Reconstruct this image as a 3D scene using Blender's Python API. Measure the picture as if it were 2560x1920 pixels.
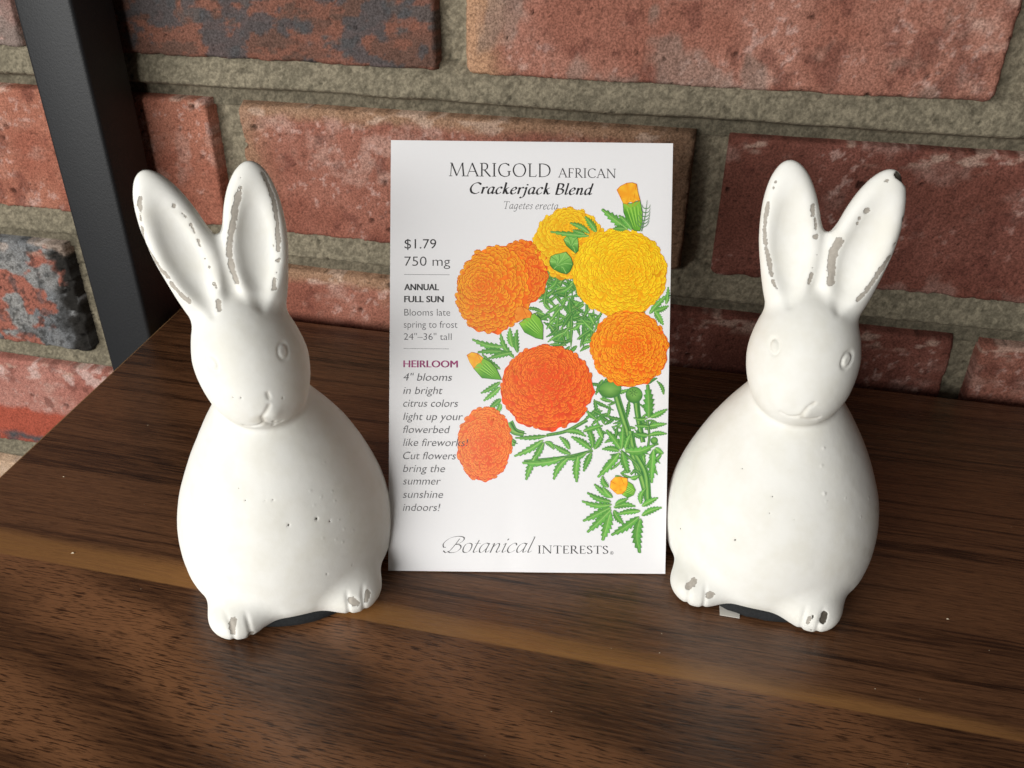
import bpy, bmesh, math, random
import numpy as np
from mathutils import Matrix, Vector

# ------------------------------------------------------------------ clear
for _o in list(bpy.data.objects):
    bpy.data.objects.remove(_o)
scene = bpy.context.scene
col = scene.collection
R = math.radians

# ------------------------------------------------------------------ camera
def unit(v):
    v = np.array(v, float)
    return v / np.linalg.norm(v)

FOC = 2150.0                                    # focal length for a 2560 px wide frame
_down = unit((-40, 3540, FOC))                  # straight down, seen from the lens
_left = np.array((-11655.0, -1568.0, FOC))      # along the wall, to the left
_left = unit(_left - _left.dot(_down) * _down)
_X, _Z = -_left, -_down
_Y = np.cross(_Z, _X)
if _Y[2] < 0:
    _Y = -_Y
ROT = np.stack([_X, _Y, _Z])                    # lens axes -> world axes
CAM = Vector((0, 0, 0.18119))
cam_data = bpy.data.cameras.new("camera")
cam = bpy.data.objects.new("camera", cam_data)
col.objects.link(cam)
m = Matrix.Identity(4)
for i in range(3):
    m[i][0] = ROT[i, 0]
    m[i][1] = -ROT[i, 1]
    m[i][2] = -ROT[i, 2]
    m[i][3] = CAM[i]
cam.matrix_world = m
cam_data.sensor_width = 36.0
cam_data.lens = FOC / 2560 * 36.0
cam_data.clip_start = 0.01
cam_data.clip_end = 50
cam_data.dof.use_dof = True
cam_data.dof.focus_distance = 0.265
cam_data.dof.aperture_fstop = 40.0
scene.camera = cam

# ------------------------------------------------------------------ light
world = bpy.data.worlds.new("World")
scene.world = world
world.use_nodes = True
bg = world.node_tree.nodes["Background"]
bg.inputs[0].default_value = (1.0, 0.96, 0.9, 1)
bg.inputs[1].default_value = 0.026

def area(name, loc, target, sx, sy, power, color):
    d = bpy.data.lights.new(name, 'AREA')
    d.shape = 'RECTANGLE'
    d.size, d.size_y = sx, sy
    d.energy = power
    d.color = color
    o = bpy.data.objects.new(name, d)
    col.objects.link(o)
    o.location = loc
    o.rotation_euler = (Vector(target) - Vector(loc)).to_track_quat('-Z', 'Y').to_euler()
    return o

area("window_light", (-0.44, -0.59, 0.25), (-0.06, 0.19, 0.06), 0.92, 0.36, 13.0, (1.0, 0.99, 0.965))
area("ceiling_light", (-0.1, 0.0, 1.7), (-0.05, 0.2, 0.0), 0.9, 0.9, 0.4, (1.0, 0.96, 0.9))

vs = scene.view_settings
vs.view_transform = 'Standard'
vs.look = 'None'
vs.gamma = 1
vs.exposure = 0
vs.use_curve_mapping = False

# ------------------------------------------------------------------ helpers
def lin(rgb):
    c = np.array(rgb, float) / 255.0
    return np.where(c <= 0.04045, c / 12.92, ((c + 0.055) / 1.055) ** 2.4)

def lin4(rgb, k=1.0):
    return tuple(float(v) * k for v in lin(rgb)) + (1.0,)

def sm(e0, e1, x):
    t = np.clip((x - e0) / (e1 - e0), 0, 1)
    return t * t * (3 - 2 * t)

def vnoise(u, v, seed):
    g = np.random.default_rng(seed).random((256, 256))
    iu, iv = np.floor(u).astype(int), np.floor(v).astype(int)
    fu, fv = u - iu, v - iv
    fu, fv = fu * fu * (3 - 2 * fu), fv * fv * (3 - 2 * fv)
    a, b = iu & 255, iv & 255
    a1, b1 = (iu + 1) & 255, (iv + 1) & 255
    return (g[a, b] * (1 - fu) + g[a1, b] * fu) * (1 - fv) + (g[a, b1] * (1 - fu) + g[a1, b1] * fu) * fv

def fbm(u, v, seed, octv=4, gain=0.55):
    s, w, t = 0, 1.0, 0
    for k in range(octv):
        s = s + w * vnoise(u * 2 ** k + 17.3 * k, v * 2 ** k + 5.1 * k, seed + k)
        t += w
        w *= gain
    return s / t                                # 0..1 around 0.5

def pits(u, v, seed, cell, prob, rmin, rmax):
    """round holes scattered over the plane: 1 in a hole, 0 outside"""
    rng = np.random.default_rng(seed)
    N = 256
    jx, jy, pr, rr = rng.random((N, N)), rng.random((N, N)), rng.random((N, N)), rng.random((N, N))
    out = np.zeros(np.shape(u))
    iu, iv = np.floor(u / cell).astype(int), np.floor(v / cell).astype(int)
    for du in (-1, 0, 1):
        for dv in (-1, 0, 1):
            a, b = (iu + du) & 255, (iv + dv) & 255
            px, py = (iu + du + jx[a, b]) * cell, (iv + dv + jy[a, b]) * cell
            r = rmin + (rmax - rmin) * rr[a, b] ** 3
            d = np.hypot(u - px, v - py)
            h = np.where(pr[a, b] < prob, 1 - sm(r * 0.6, r * 1.25, d), 0)
            out = np.maximum(out, h)
    return out

def mesh_np(name, verts, faces, mat, parent=None, smooth=True, colors=None, attrs=None):
    """one mesh object; faces is an (n,3|4) array or a list of such arrays"""
    me = bpy.data.meshes.new(name)
    fl = faces if isinstance(faces, list) else [faces]
    fl = [np.asarray(f, np.int32) for f in fl if len(f)]
    verts = np.asarray(verts, np.float32)
    loops = np.concatenate([f.ravel() for f in fl])
    sizes = np.concatenate([np.full(len(f), f.shape[1], np.int32) for f in fl])
    starts = np.concatenate([[0], np.cumsum(sizes)[:-1]]).astype(np.int32)
    me.vertices.add(len(verts))
    me.vertices.foreach_set("co", verts.ravel())
    me.loops.add(len(loops))
    me.loops.foreach_set("vertex_index", loops)
    me.polygons.add(len(sizes))
    me.polygons.foreach_set("loop_start", starts)
    me.update(calc_edges=True)
    me.polygons.foreach_set("use_smooth", np.full(len(sizes), smooth, bool))
    if colors is not None:
        c = np.ones((len(verts), 4), np.float32)
        c[:, :3] = colors
        a = me.attributes.new("Col", 'FLOAT_COLOR', 'POINT')
        a.data.foreach_set("color", c.ravel())
    for k, v in (attrs or {}).items():
        a = me.attributes.new(k, 'FLOAT', 'POINT')
        a.data.foreach_set("value", np.asarray(v, np.float32))
    me.validate()
    me.materials.append(mat)
    o = bpy.data.objects.new(name, me)
    col.objects.link(o)
    if parent:
        o.parent = parent
    return o

def thing(name, label, cat, group=None):
    o = bpy.data.objects.new(name, None)
    o.empty_display_size = 0.02
    col.objects.link(o)
    o["label"] = label
    o["category"] = cat
    if group:
        o["group"] = group
    return o

class NT:
    """small node helper"""
    def __init__(s, name):
        s.m = bpy.data.materials.new(name)
        s.m.use_nodes = True
        s.t = s.m.node_tree
        s.b = s.t.nodes["Principled BSDF"]
    def n(s, typ, **kw):
        nd = s.t.nodes.new(typ)
        for k, v in kw.items():
            setattr(nd, k, v)
        return nd
    def l(s, a, b):
        s.t.links.new(a, b)
    def put(s, sock, v):
        if hasattr(v, 'is_output'):
            s.l(v, sock)
        else:
            sock.default_value = v
    def math(s, op, a, b=0.0, c=None, clamp=False):
        nd = s.n('ShaderNodeMath', operation=op, use_clamp=clamp)
        s.put(nd.inputs[0], a)
        s.put(nd.inputs[1], b)
        if c is not None:
            s.put(nd.inputs[2], c)
        return nd.outputs[0]
    def mix(s, f, a, b, mode='MIX'):
        nd = s.n('ShaderNodeMix', data_type='RGBA', blend_type=mode)
        s.put(nd.inputs[0], f)
        s.put(nd.inputs[6], a)
        s.put(nd.inputs[7], b)
        return nd.outputs[2]
    def step(s, x, e0, e1, o0=0.0, o1=1.0):
        nd = s.n('ShaderNodeMapRange', interpolation_type='SMOOTHSTEP')
        s.put(nd.inputs[0], x)
        for i, v in enumerate((e0, e1, o0, o1)):
            s.put(nd.inputs[i + 1], v)
        return nd.outputs[0]
    def coord(s, scale=(1, 1, 1), loc=(0, 0, 0), rot=(0, 0, 0)):
        tc = s.n('ShaderNodeTexCoord')
        mp = s.n('ShaderNodeMapping')
        mp.inputs[1].default_value = loc
        mp.inputs[2].default_value = rot
        mp.inputs[3].default_value = scale
        s.l(tc.outputs['Object'], mp.inputs[0])
        return mp.outputs[0]
    def noise(s, vec, scale=1.0, detail=2.0, rough=0.5, dist=0.0):
        nd = s.n('ShaderNodeTexNoise')
        s.l(vec, nd.inputs['Vector'])
        nd.inputs['Scale'].default_value = scale
        nd.inputs['Detail'].default_value = detail
        nd.inputs['Roughness'].default_value = rough
        nd.inputs['Distortion'].default_value = dist
        return nd.outputs[0]
    def attr(s, name, out='Fac'):
        nd = s.n('ShaderNodeAttribute', attribute_name=name)
        return nd.outputs[out]
    def bump(s, h, strength, dist, normal=None):
        nd = s.n('ShaderNodeBump')
        nd.inputs['Strength'].default_value = strength
        nd.inputs['Distance'].default_value = dist
        s.l(h, nd.inputs['Height'])
        if normal:
            s.l(normal, nd.inputs['Normal'])
        return nd.outputs[0]

# ------------------------------------------------------------------ materials
def mat_wood():
    k = NT("walnut_laminate")
    tc = k.n('ShaderNodeTexCoord')
    sep = k.n('ShaderNodeSeparateXYZ')
    k.l(tc.outputs['Object'], sep.inputs[0])
    x, y = sep.outputs[0], k.math('ADD', sep.outputs[1], 0.17)
    # slow wander of the grain
    wob = k.noise(k.coord((5, 9, 1)), 1.0, 2.0)
    wob = k.math('MULTIPLY', k.math('SUBTRACT', wob, 0.5), 0.012)
    yw = k.math('ADD', y, wob)
    cb = k.n('ShaderNodeCombineXYZ')
    k.l(x, cb.inputs[0])
    k.l(yw, cb.inputs[1])
    def stretched(sx, sy, detail, rough, off=0.0):
        mp = k.n('ShaderNodeMapping')
        mp.inputs[1].default_value = (off, off * 1.7, off)
        mp.inputs[3].default_value = (sx, sy, 1)
        k.l(cb.outputs[0], mp.inputs[0])
        return k.noise(mp.outputs[0], 1.0, detail, rough)
    broad = stretched(3.0, 38, 3.0, 0.55)
    streak = stretched(5.0, 210, 4.0, 0.6, 3.3)
    fine = stretched(60, 1300, 3.0, 0.65, 7.1)
    pore = stretched(190, 2500, 2.0, 0.6, 1.9)
    patch = stretched(14, 60, 3.0, 0.55, 5.7)
    dark, mid, pale = lin4((60, 38, 25)), lin4((102, 69, 46)), lin4((112, 75, 47))
    # back board: straight grain with dark streaks
    t_back = k.math('ADD', k.math('MULTIPLY', broad, 0.55), k.math('MULTIPLY', streak, 0.55))
    c_back = k.mix(k.step(t_back, 0.40, 0.60), dark, mid)
    lines = stretched(2.6, 190, 3.0, 0.6, 11.0)
    c_back = k.mix(k.step(lines, 0.56, 0.63, 0, 0.85), c_back, lin4((34, 19, 12)))
    lines2 = stretched(4.5, 520, 3.0, 0.6, 14.0)
    c_back = k.mix(k.step(lines2, 0.56, 0.64, 0, 0.75), c_back, lin4((36, 20, 12)))
    # front board: cathedral figure, slanting bands crossing short pores
    wv = k.n('ShaderNodeMapping')
    wv.inputs[2].default_value = (0, 0, R(19))
    wv.inputs[3].default_value = (1, 1, 1)
    k.l(cb.outputs[0], wv.inputs[0])
    big = k.noise(k.coord((9, 14, 1), (4.2, 1.3, 0)), 1.0, 2.0, 0.5)
    s2 = k.n('ShaderNodeSeparateXYZ')
    k.l(wv.outputs[0], s2.inputs[0])
    ph = k.math('ADD', k.math('MULTIPLY', s2.outputs[1], 42.0), k.math('MULTIPLY', big, 2.0))
    band = k.math('SINE', k.math('MULTIPLY', ph, 4.4))
    band = k.math('ADD', k.math('MULTIPLY', band, 0.20), k.math('ADD', k.math('MULTIPLY', patch, 0.7), 0.20))
    c_front = k.mix(k.step(band, 0.30, 0.80), lin4((66, 42, 27)), lin4((132, 90, 60)))
    # the light sapwood stripe just behind the seam
    edge = k.math('ADD', 0.0052, k.math('MULTIPLY', x, -0.026))
    edge = k.math('ADD', edge, k.math('MULTIPLY', k.math('SUBTRACT', stretched(9, 120, 3.0, 0.6, 2.2), 0.5), 0.010))
    above = k.math('SUBTRACT', y, 0.1577)
    sap = k.math('SUBTRACT', 1.0, k.step(k.math('SUBTRACT', above, edge), -0.0025, 0.0025))
    sapc = k.mix(streak, lin4((134, 94, 52)), lin4((164, 118, 70)))
    c_back = k.mix(k.math('MULTIPLY', sap, 0.92), c_back, sapc)
    front = k.step(above, -0.0004, 0.0004, 1.0, 0.0)
    c = k.mix(front, c_back, c_front)
    # pores: short dark dashes along the grain
    pamt = k.math('MULTIPLY', k.step(pore, 0.50, 0.62), k.math('ADD', 0.5, k.math('MULTIPLY', front, 0.38)))
    pamt = k.math('MULTIPLY', pamt, k.math('SUBTRACT', 1.0, k.math('MULTIPLY', k.math('MULTIPLY', sap, k.math('SUBTRACT', 1.0, front)), 0.75)))
    c = k.mix(pamt, c, lin4((36, 19, 11)))
    c = k.mix(k.step(fine, 0.40, 0.66, 0.0, 0.42), c, lin4((130, 88, 56)))
    k.l(c, k.b.inputs['Base Color'])
    rg = k.math('ADD', 0.19, k.math('MULTIPLY', fine, 0.15))
    k.l(rg, k.b.inputs['Roughness'])
    k.b.inputs['Specular IOR Level'].default_value = 0.42
    h = k.math('SUBTRACT', fine, k.math('MULTIPLY', pamt, 1.2))
    k.l(k.bump(h, 0.18, 0.0002), k.b.inputs['Normal'])
    return k.m

def mat_plain(name, rgb, rough=0.5, spec=0.5, noise_scale=None, bump=0.0, var=0.0):
    k = NT(name)
    if noise_scale:
        nz = k.noise(k.coord(), noise_scale, 3.0, 0.6)
        c = k.mix(nz, lin4(rgb, 1 - var), lin4(rgb, 1 + var))
        k.l(c, k.b.inputs['Base Color'])
        if bump:
            k.l(k.bump(nz, bump, 0.0003), k.b.inputs['Normal'])
    else:
        k.b.inputs['Base Color'].default_value = lin4(rgb)
    k.b.inputs['Roughness'].default_value = rough
    k.b.inputs['Specular IOR Level'].default_value = spec
    return k.m

def mat_brick():
    k = NT("fired_brick")
    c = k.attr("Col", 'Color')
    f = k.noise(k.coord(), 1300, 4.0, 0.7)
    g = k.noise(k.coord(), 420, 3.0, 0.6)
    c = k.mix(k.step(f, 0.30, 0.72), k.mix(1.0, c, (0.52, 0.50, 0.48, 1), 'MULTIPLY'), k.mix(1.0, c, (1.36, 1.36, 1.38, 1), 'MULTIPLY'))
    k.l(c, k.b.inputs['Base Color'])
    k.b.inputs['Roughness'].default_value = 0.85
    k.b.inputs['Specular IOR Level'].default_value = 0.25
    h = k.math('ADD', k.math('MULTIPLY', f, 0.6), g)
    k.l(k.bump(h, 0.55, 0.0009), k.b.inputs['Normal'])
    return k.m

def mat_mortar():
    k = NT("sandy_mortar")
    c = k.attr("Col", 'Color')
    f = k.noise(k.coord(), 1000, 4.0, 0.7)
    g = k.noise(k.coord(), 500, 3.0, 0.6)
    c = k.mix(k.step(f, 0.30, 0.70), k.mix(1.0, c, (0.68, 0.68, 0.66, 1), 'MULTIPLY'), k.mix(1.0, c, (1.24, 1.24, 1.22, 1), 'MULTIPLY'))
    k.l(c, k.b.inputs['Base Color'])
    k.b.inputs['Roughness'].default_value = 0.95
    k.b.inputs['Specular IOR Level'].default_value = 0.15
    h = k.math('ADD', f, k.math('MULTIPLY', g, 0.8))
    k.l(k.bump(h, 0.6, 0.0006), k.b.inputs['Normal'])
    return k.m

def mat_ceramic():
    k = NT("chipped_white_paint")
    co = k.coord()
    n1 = k.noise(co, 1500, 3.0, 0.6)
    n2 = k.noise(co, 120, 3.0, 0.6)
    n3 = k.noise(co, 420, 3.0, 0.6)
    chip = k.math('ADD', k.math('ADD', k.attr('chip'), 0.06), k.math('MULTIPLY', k.math('SUBTRACT', n1, 0.5), 1.1))
    chip = k.math('ADD', chip, k.math('MULTIPLY', k.math('SUBTRACT', n3, 0.5), 1.5))
    inn = k.step(chip, -0.08, 0.08, 1.0, 0.0)
    dark = k.math('ADD', k.attr('dark'), k.math('MULTIPLY', k.math('SUBTRACT', n1, 0.5), 0.8))
    ind = k.step(dark, -0.08, 0.08, 1.0, 0.0)
    pit = k.step(k.attr('pit'), -0.25, 0.0, 1.0, 0.0)
    white = k.mix(k.step(n2, 0.35, 0.75), lin4((228, 227, 221)), lin4((222, 220, 211)))
    white = k.mix(k.step(k.attr('dirt'), 0.2, 1.0, 0.0, 0.55), white, lin4((168, 155, 130)))
    c = k.mix(inn, white, k.mix(n1, lin4((146, 140, 131)), lin4((186, 179, 168))))
    c = k.mix(ind, c, k.mix(n1, lin4((40, 37, 32)), lin4((98, 92, 82))))
    c = k.mix(pit, c, lin4((88, 86, 78)))
    k.l(c, k.b.inputs['Base Color'])
    k.b.inputs['Roughness'].default_value = 0.8
    k.b.inputs['Specular IOR Level'].default_value = 0.2
    h = k.math('SUBTRACT', 1.0, k.math('MAXIMUM', inn, ind))
    h = k.math('SUBTRACT', h, k.math('MULTIPLY', pit, 1.5))
    nb = k.bump(h, 0.7, 0.0004)
    fine = k.math('ADD', k.math('MULTIPLY', n2, 0.8), k.math('ADD', k.math('MULTIPLY', n3, 0.5), k.math('MULTIPLY', n1, 0.35)))
    k.l(k.bump(fine, 0.07, 0.0006, nb), k.b.inputs['Normal'])
    return k.m

def mat_print():
    k = NT("printing_ink")
    k.l(k.attr("Col", 'Color'), k.b.inputs['Base Color'])
    k.b.inputs['Roughness'].default_value = 0.38
    k.b.inputs['Specular IOR Level'].default_value = 0.5
    return k.m

M_WOOD = mat_wood()
M_BRICK = mat_brick()
M_MORTAR = mat_mortar()
M_RABBIT = mat_ceramic()
M_INK = mat_print()
M_PAPER = mat_plain("coated_paper", (236, 235, 236), 0.36, 0.5, 900, 0.02, 0.012)
M_BLACK = mat_plain("black_powder_coat", (29, 30, 32), 0.55, 0.4, 1400, 0.35, 0.25)
M_FELT = mat_plain("black_felt", (40, 41, 42), 0.9, 0.2, 1800, 0.8, 0.5)
M_TAN = mat_plain("raw_edge", (150, 116, 78), 0.8, 0.2, 600, 0.2, 0.2)
M_TAG = mat_plain("white_tag_paper", (214, 210, 202), 0.6, 0.3)
M_DUST = mat_plain("pale_crumbs", (205, 190, 165), 0.8, 0.2)

# ------------------------------------------------------------------ brick wall
WALL = 0.3325                                    # plane of the brick faces
wall = thing("brick_wall", "old red and grey brick wall with thick sandy mortar behind the shelf", "wall")
wall.location = (0, WALL, -0.25)
WO = np.array((0, WALL, -0.25))

# course: (bottom z, top z, [(x0, x1, kind, seed), ...])
COURSES = [
    (0.185, 0.241, [(-0.62, -0.42, 'red', 1), (-0.405, -0.205, 'red', 2), (-0.19, 0.01, 'slate', 3), (0.022, 0.222, 'red', 4)]),
    (0.1115, 0.1680, [(-0.70, -0.497, 'red', 5), (-0.487, -0.2895, 'pinkgrey', 6), (-0.2795, -0.1050, 'flash', 7), (-0.0932, 0.0952, 'bloom', 8), (0.1075, 0.31, 'red', 9)]),
    (0.0385, 0.0945, [(-0.62, -0.425, 'red', 10), (-0.410, -0.2065, 'orange', 11), (-0.1920, -0.0038, 'redtan', 12), (0.0085, 0.207, 'deepred', 13), (0.22, 0.40, 'red', 14)]),
    (-0.0385, 0.0205, [(-0.70, -0.505, 'red', 15), (-0.493, -0.2975, 'slate', 16), (-0.2875, -0.0960, 'redtan', 17), (-0.0850, 0.1065, 'deepred', 18), (0.1165, 0.31, 'red', 19)]),
    (-0.1065, -0.0500, [(-0.62, -0.42, 'red', 20), (-0.408, -0.205, 'pinktop', 21), (-0.192, 0.005, 'deepred', 22), (0.02, 0.21, 'red', 23)]),
    (-0.180, -0.1220, [(-0.70, -0.50, 'red', 24), (-0.488, -0.29, 'tan', 25), (-0.28, -0.09, 'red', 26), (-0.075, 0.12, 'deepred', 27)]),
    (-0.250, -0.1950, [(-0.62, -0.42, 'red', 28), (-0.41, -0.21, 'slate', 29), (-0.195, 0.005, 'red', 30), (0.02, 0.21, 'red', 31)]),
]

def brick_color(kind, u, v, L, H, seed):
    """u along, v up, both in mm; returns linear albedo"""
    n1 = fbm(u / 22, v / 22, seed * 11 + 1, 5)
    n2 = fbm(u / 7, v / 7, seed * 11 + 3, 4)
    n3 = fbm(u / 2.2, v / 2.2, seed * 11 + 5, 3)
    def M(a, b, t):
        t = np.asarray(t)[..., None]
        return lin(a) * (1 - t) + lin(b) * t if not isinstance(a, np.ndarray) or a.ndim < 2 else a * (1 - t) + lin(b) * t
    base = {'red': ((148, 84, 64), (168, 104, 84)), 'orange': ((174, 98, 72), (190, 118, 90)),
            'bloom': ((166, 101, 79), (186, 124, 102)), 'redtan': ((156, 88, 66), (174, 108, 86)),
            'deepred': ((128, 70, 54), (148, 86, 70)), 'flash': ((112, 80, 66), (134, 86, 68)),
            'slate': ((126, 128, 130), (158, 156, 152)), 'pinkgrey': ((170, 110, 96), (150, 130, 120)),
            'pinktop': ((188, 112, 94), (204, 136, 118)), 'tan': ((212, 172, 136), (224, 190, 156))}[kind]
    c = M(base[0], base[1], sm(0.3, 0.7, n1))
    if kind == 'flash':
        c = M(c, (92, 88, 86), sm(0.50, 0.58, n1 * 0.6 + n2 * 0.4) * 0.85)
        c = M(c, (150, 92, 70), sm(0.55, 0.60, fbm(u / 9, v / 4, seed + 77, 5)) * 0.7)
        c = M(c, (84, 84, 86), sm(0.54, 0.60, fbm(u / 10, v / 7, seed + 99, 5)) * 0.8)
    if kind == 'slate':
        c = M(c, (180, 100, 76), sm(0.54, 0.59, fbm(u / 16, v / 13, seed + 55, 4)) * 0.95)
        c = M(c, (84, 86, 88), sm(0.56, 0.66, n2) * 0.6)
        c = M(c, (46, 44, 42), sm(0.60, 0.66, n3) * 0.6)
        c = M(c, (40, 37, 33), sm(L - 16, L - 6, u + 9 * (n2 - 0.5)) * sm(0.36, 0.52, n2 + 0.12))
    if kind in ('bloom', 'redtan', 'red', 'deepred', 'orange', 'pinkgrey', 'pinktop'):
        amt = {'bloom': 0.75, 'redtan': 0.5, 'deepred': 0.42}.get(kind, 0.35)
        pale = (208, 166, 148) if kind != 'deepred' else (178, 138, 124)
        pm = sm(0.53, 0.68, fbm(u / 26, v / 17, seed + 31, 5)) * sm(0.42, 0.6, n2)
        c = M(c, pale, pm * amt)
        c = M(c, (216, 172, 158), sm(0.62, 0.70, n3) * sm(0.5, 0.62, n1) * 0.65)
        c = M(c, (112, 56, 44), sm(0.60, 0.72, fbm(u / 9, v / 11, seed + 41, 4)) * 0.5)
    if kind == 'bloom':
        c = M(c, (208, 160, 116), (1 - sm(3, 22, u + 14 * (n2 - 0.5))) * 0.8)
        c = M(c, (150, 128, 114), sm(0.56, 0.66, fbm(u / 18, v / 26, seed + 61, 4)) * 0.6)
    if kind == 'redtan':
        e = np.maximum(sm(L - 46, L - 4, u + 24 * (n2 - 0.5)), 1 - sm(2, 7, H - v + 6 * (n2 - 0.5)) * sm(0, 30, u + 10))
        e = np.maximum(e, (1 - sm(3, 12, u + 8 * (n2 - 0.5))) * 0.8)
        c = M(c, (176, 138, 102), e * 0.8)
        c = M(c, (112, 86, 62), sm(L - 22, L, u + 14 * (n1 - 0.5)) * 0.6)
    if kind == 'pinktop':
        c = M(c, (196, 86, 56), 1 - sm(0.40, 0.48, v / H + 0.1 * (n2 - 0.5)))
        c = M(c, (228, 190, 178), sm(0.5, 0.6, n2) * sm(0.72, 0.86, v / H) * 0.8)
        c = M(c, (88, 90, 92), (1 - sm(5, 9, v + 6 * (n2 - 0.5))) * sm(0.35, 0.5, n1))
    c = c * 0.82
    c = c * 0.86 + 0.14 * (c @ np.array((0.3, 0.55, 0.15)))[..., None]
    # chalky smears on the top edge here and there
    ch = sm(0.60, 0.70, fbm(u / 10, v / 4, seed + 71, 3)) * sm(H - 9, H - 4, v)
    c = M(c, (214, 190, 172), ch * 0.4)
    return c

def build_bricks():
    V, F, Cc = [], [], []
    off = 0
    for (z0, z1, row) in COURSES:
        for (x0, x1, kind, seed) in row:
            vis = (x1 > -0.42 and x0 < 0.18 and z1 > -0.15 and z0 < 0.18)
            h = 0.8 if vis else 2.5
            L, H = (x1 - x0) * 1000, (z1 - z0) * 1000
            nu, nv = int(L / h) + 1, int(H / h) + 1
            U, W = np.meshgrid(np.linspace(0, L, nu), np.linspace(0, H, nv), indexing='ij')
            rng = np.random.default_rng(seed)
            # ragged outline and arrises
            eu = 2.6 * (fbm(W / 6, W * 0 + seed, seed + 201, 5, 0.65) - 0.5)
            ev = 2.4 * (fbm(U / 6, U * 0 + seed, seed + 203, 5, 0.65) - 0.5)
            du = np.minimum(U, L - U) + eu
            dv = np.minimum(W, H - W) + ev
            rad = 1.5
            d = np.minimum(du, dv)
            corner = (du < rad * 2) & (dv < rad * 2)
            d = np.where(corner, rad * 2 - np.hypot(rad * 2 - du, rad * 2 - dv), d)
            t = np.clip(d / rad, -1, 1)
            drop = np.where(t < 1, (1 - np.sqrt(np.clip(1 - (1 - np.clip(t, 0, 1)) ** 2, 0, 1))) * rad, 0)
            drop = drop + np.where(d < 0, -d * 2.5, 0)
            rough = 1.6 * (fbm(U / 30, W / 30, seed + 211, 3) - 0.5) + 0.9 * (fbm(U / 5, W / 5, seed + 213, 4) - 0.5) + 0.35 * (fbm(U / 1.5, W / 1.5, seed + 215, 2) - 0.5)
            hole = pits(U + 1.2 * fbm(U / 1.6, W / 1.6, seed + 241, 2), W + 1.2 * fbm(U / 1.6, W / 1.6, seed + 243, 2), seed + 221, 9.0, 0.26, 0.3, 1.6)
            hole2 = pits(U, W, seed + 223, 2.4, 0.5, 0.22, 0.62)
            y = -rough + drop + 1.9 * hole + 0.8 * hole2 + rng.uniform(-0.8, 0.8)
            # a chipped hollow in the arris near the flashed brick's end
            if kind == 'slate':
                y = y + 3.0 * sm(0.5, 0.7, fbm(U / 6, W / 6, seed + 231, 3)) * sm(L - 14, L - 3, U)
            tilt = rng.uniform(-0.0035, 0.0035)
            C = brick_color(kind, U, W, L, H, seed)
            C = C * (1 - 0.72 * hole[..., None]) * (1 - 0.45 * hole2[..., None])
            Y = y / 1000 + WALL
            P = np.stack([x0 + U / 1000, Y, z0 + W / 1000 + tilt * (U / 1000 - L / 2000)], -1)
            # sides run back into the wall
            ring = np.concatenate([np.arange(nu) * nv, (nu - 1) * nv + np.arange(1, nv), (np.arange(nu - 2, -1, -1)) * nv + nv - 1, np.arange(nv - 2, 0, -1)])
            P = P.reshape(-1, 3)
            C = C.reshape(-1, 3)
            back = P[ring].copy()
            back[:, 1] = WALL + 0.018
            I = np.arange(nu * nv).reshape(nu, nv)
            q = np.stack([I[:-1, :-1], I[1:, :-1], I[1:, 1:], I[:-1, 1:]], -1).reshape(-1, 4)
            nb = len(ring)
            j = np.arange(nb)
            q2 = np.stack([ring, nu * nv + j, nu * nv + (j + 1) % nb, np.roll(ring, -1)], -1)
            V.append(np.concatenate([P, back]))
            Cc.append(np.concatenate([C, C[ring]]))
            F.append(np.concatenate([q, q2]) + off)
            off += nu * nv + nb
    return np.concatenate(V), np.concatenate(F), np.concatenate(Cc)

bv, bf, bc = build_bricks()
mesh_np("bricks", bv - WO, bf, M_BRICK, wall, True, bc)

def build_mortar():
    h = 0.0009
    xs, zs = np.arange(-0.64, 0.33, h), np.arange(-0.25, 0.25, h)
    X, Zz = np.meshgrid(xs, zs, indexing='ij')
    U, W = X * 1000, Zz * 1000
    y = np.full(X.shape, 7.5)
    wav = 1.6 * (fbm(U / 40, W * 0 + 3, 901, 3) - 0.5)
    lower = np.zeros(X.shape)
    for i in range(len(COURSES) - 1):
        top, bot = COURSES[i][0] * 1000, COURSES[i + 1][1] * 1000     # joint between bot and top
        if top - bot < 3:
            continue
        t = (top - W + wav) / (top - bot)                               # 0 under the upper brick, 1 on the lower brick
        prof = np.interp(t, [-0.1, 0.0, 0.08, 0.5, 0.62, 0.68, 0.76, 1.0, 1.15], [4.5, 3.4, 2.2, 0.6, 0.3, 1.5, 6.4, 6.2, 5.5])
        inj = (t > -0.12) & (t < 1.15)
        y = np.where(inj, prof, y)
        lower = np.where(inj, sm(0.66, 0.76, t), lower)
    y = y + 1.3 * (fbm(U / 11, W / 11, 905, 4) - 0.5) + 1.0 * (1 - 0.7 * lower) * (fbm(U / 1.5, W / 1.5, 909, 3) - 0.5)
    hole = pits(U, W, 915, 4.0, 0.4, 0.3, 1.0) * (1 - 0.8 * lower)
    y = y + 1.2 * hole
    n1 = fbm(U / 30, W / 30, 921, 4)[..., None]
    n3 = fbm(U / 1.3, W / 1.3, 925, 3)[..., None]
    c = lin((124, 117, 100)) * (1 - n1) + lin((148, 138, 119)) * n1
    c = c * (0.64 + 0.44 * sm(0.3, 0.7, n3))
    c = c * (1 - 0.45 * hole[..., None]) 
    c = c * (1 - lower[..., None] * 0.35)  # shade of the recessed lower band, painted into the mortar colour
    P = np.stack([X, WALL + y / 1000, Zz], -1).reshape(-1, 3)
    nu, nv = X.shape
    I = np.arange(nu * nv).reshape(nu, nv)
    q = np.stack([I[:-1, :-1], I[1:, :-1], I[1:, 1:], I[:-1, 1:]], -1).reshape(-1, 4)
    return P, q, c.reshape(-1, 3)

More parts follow.
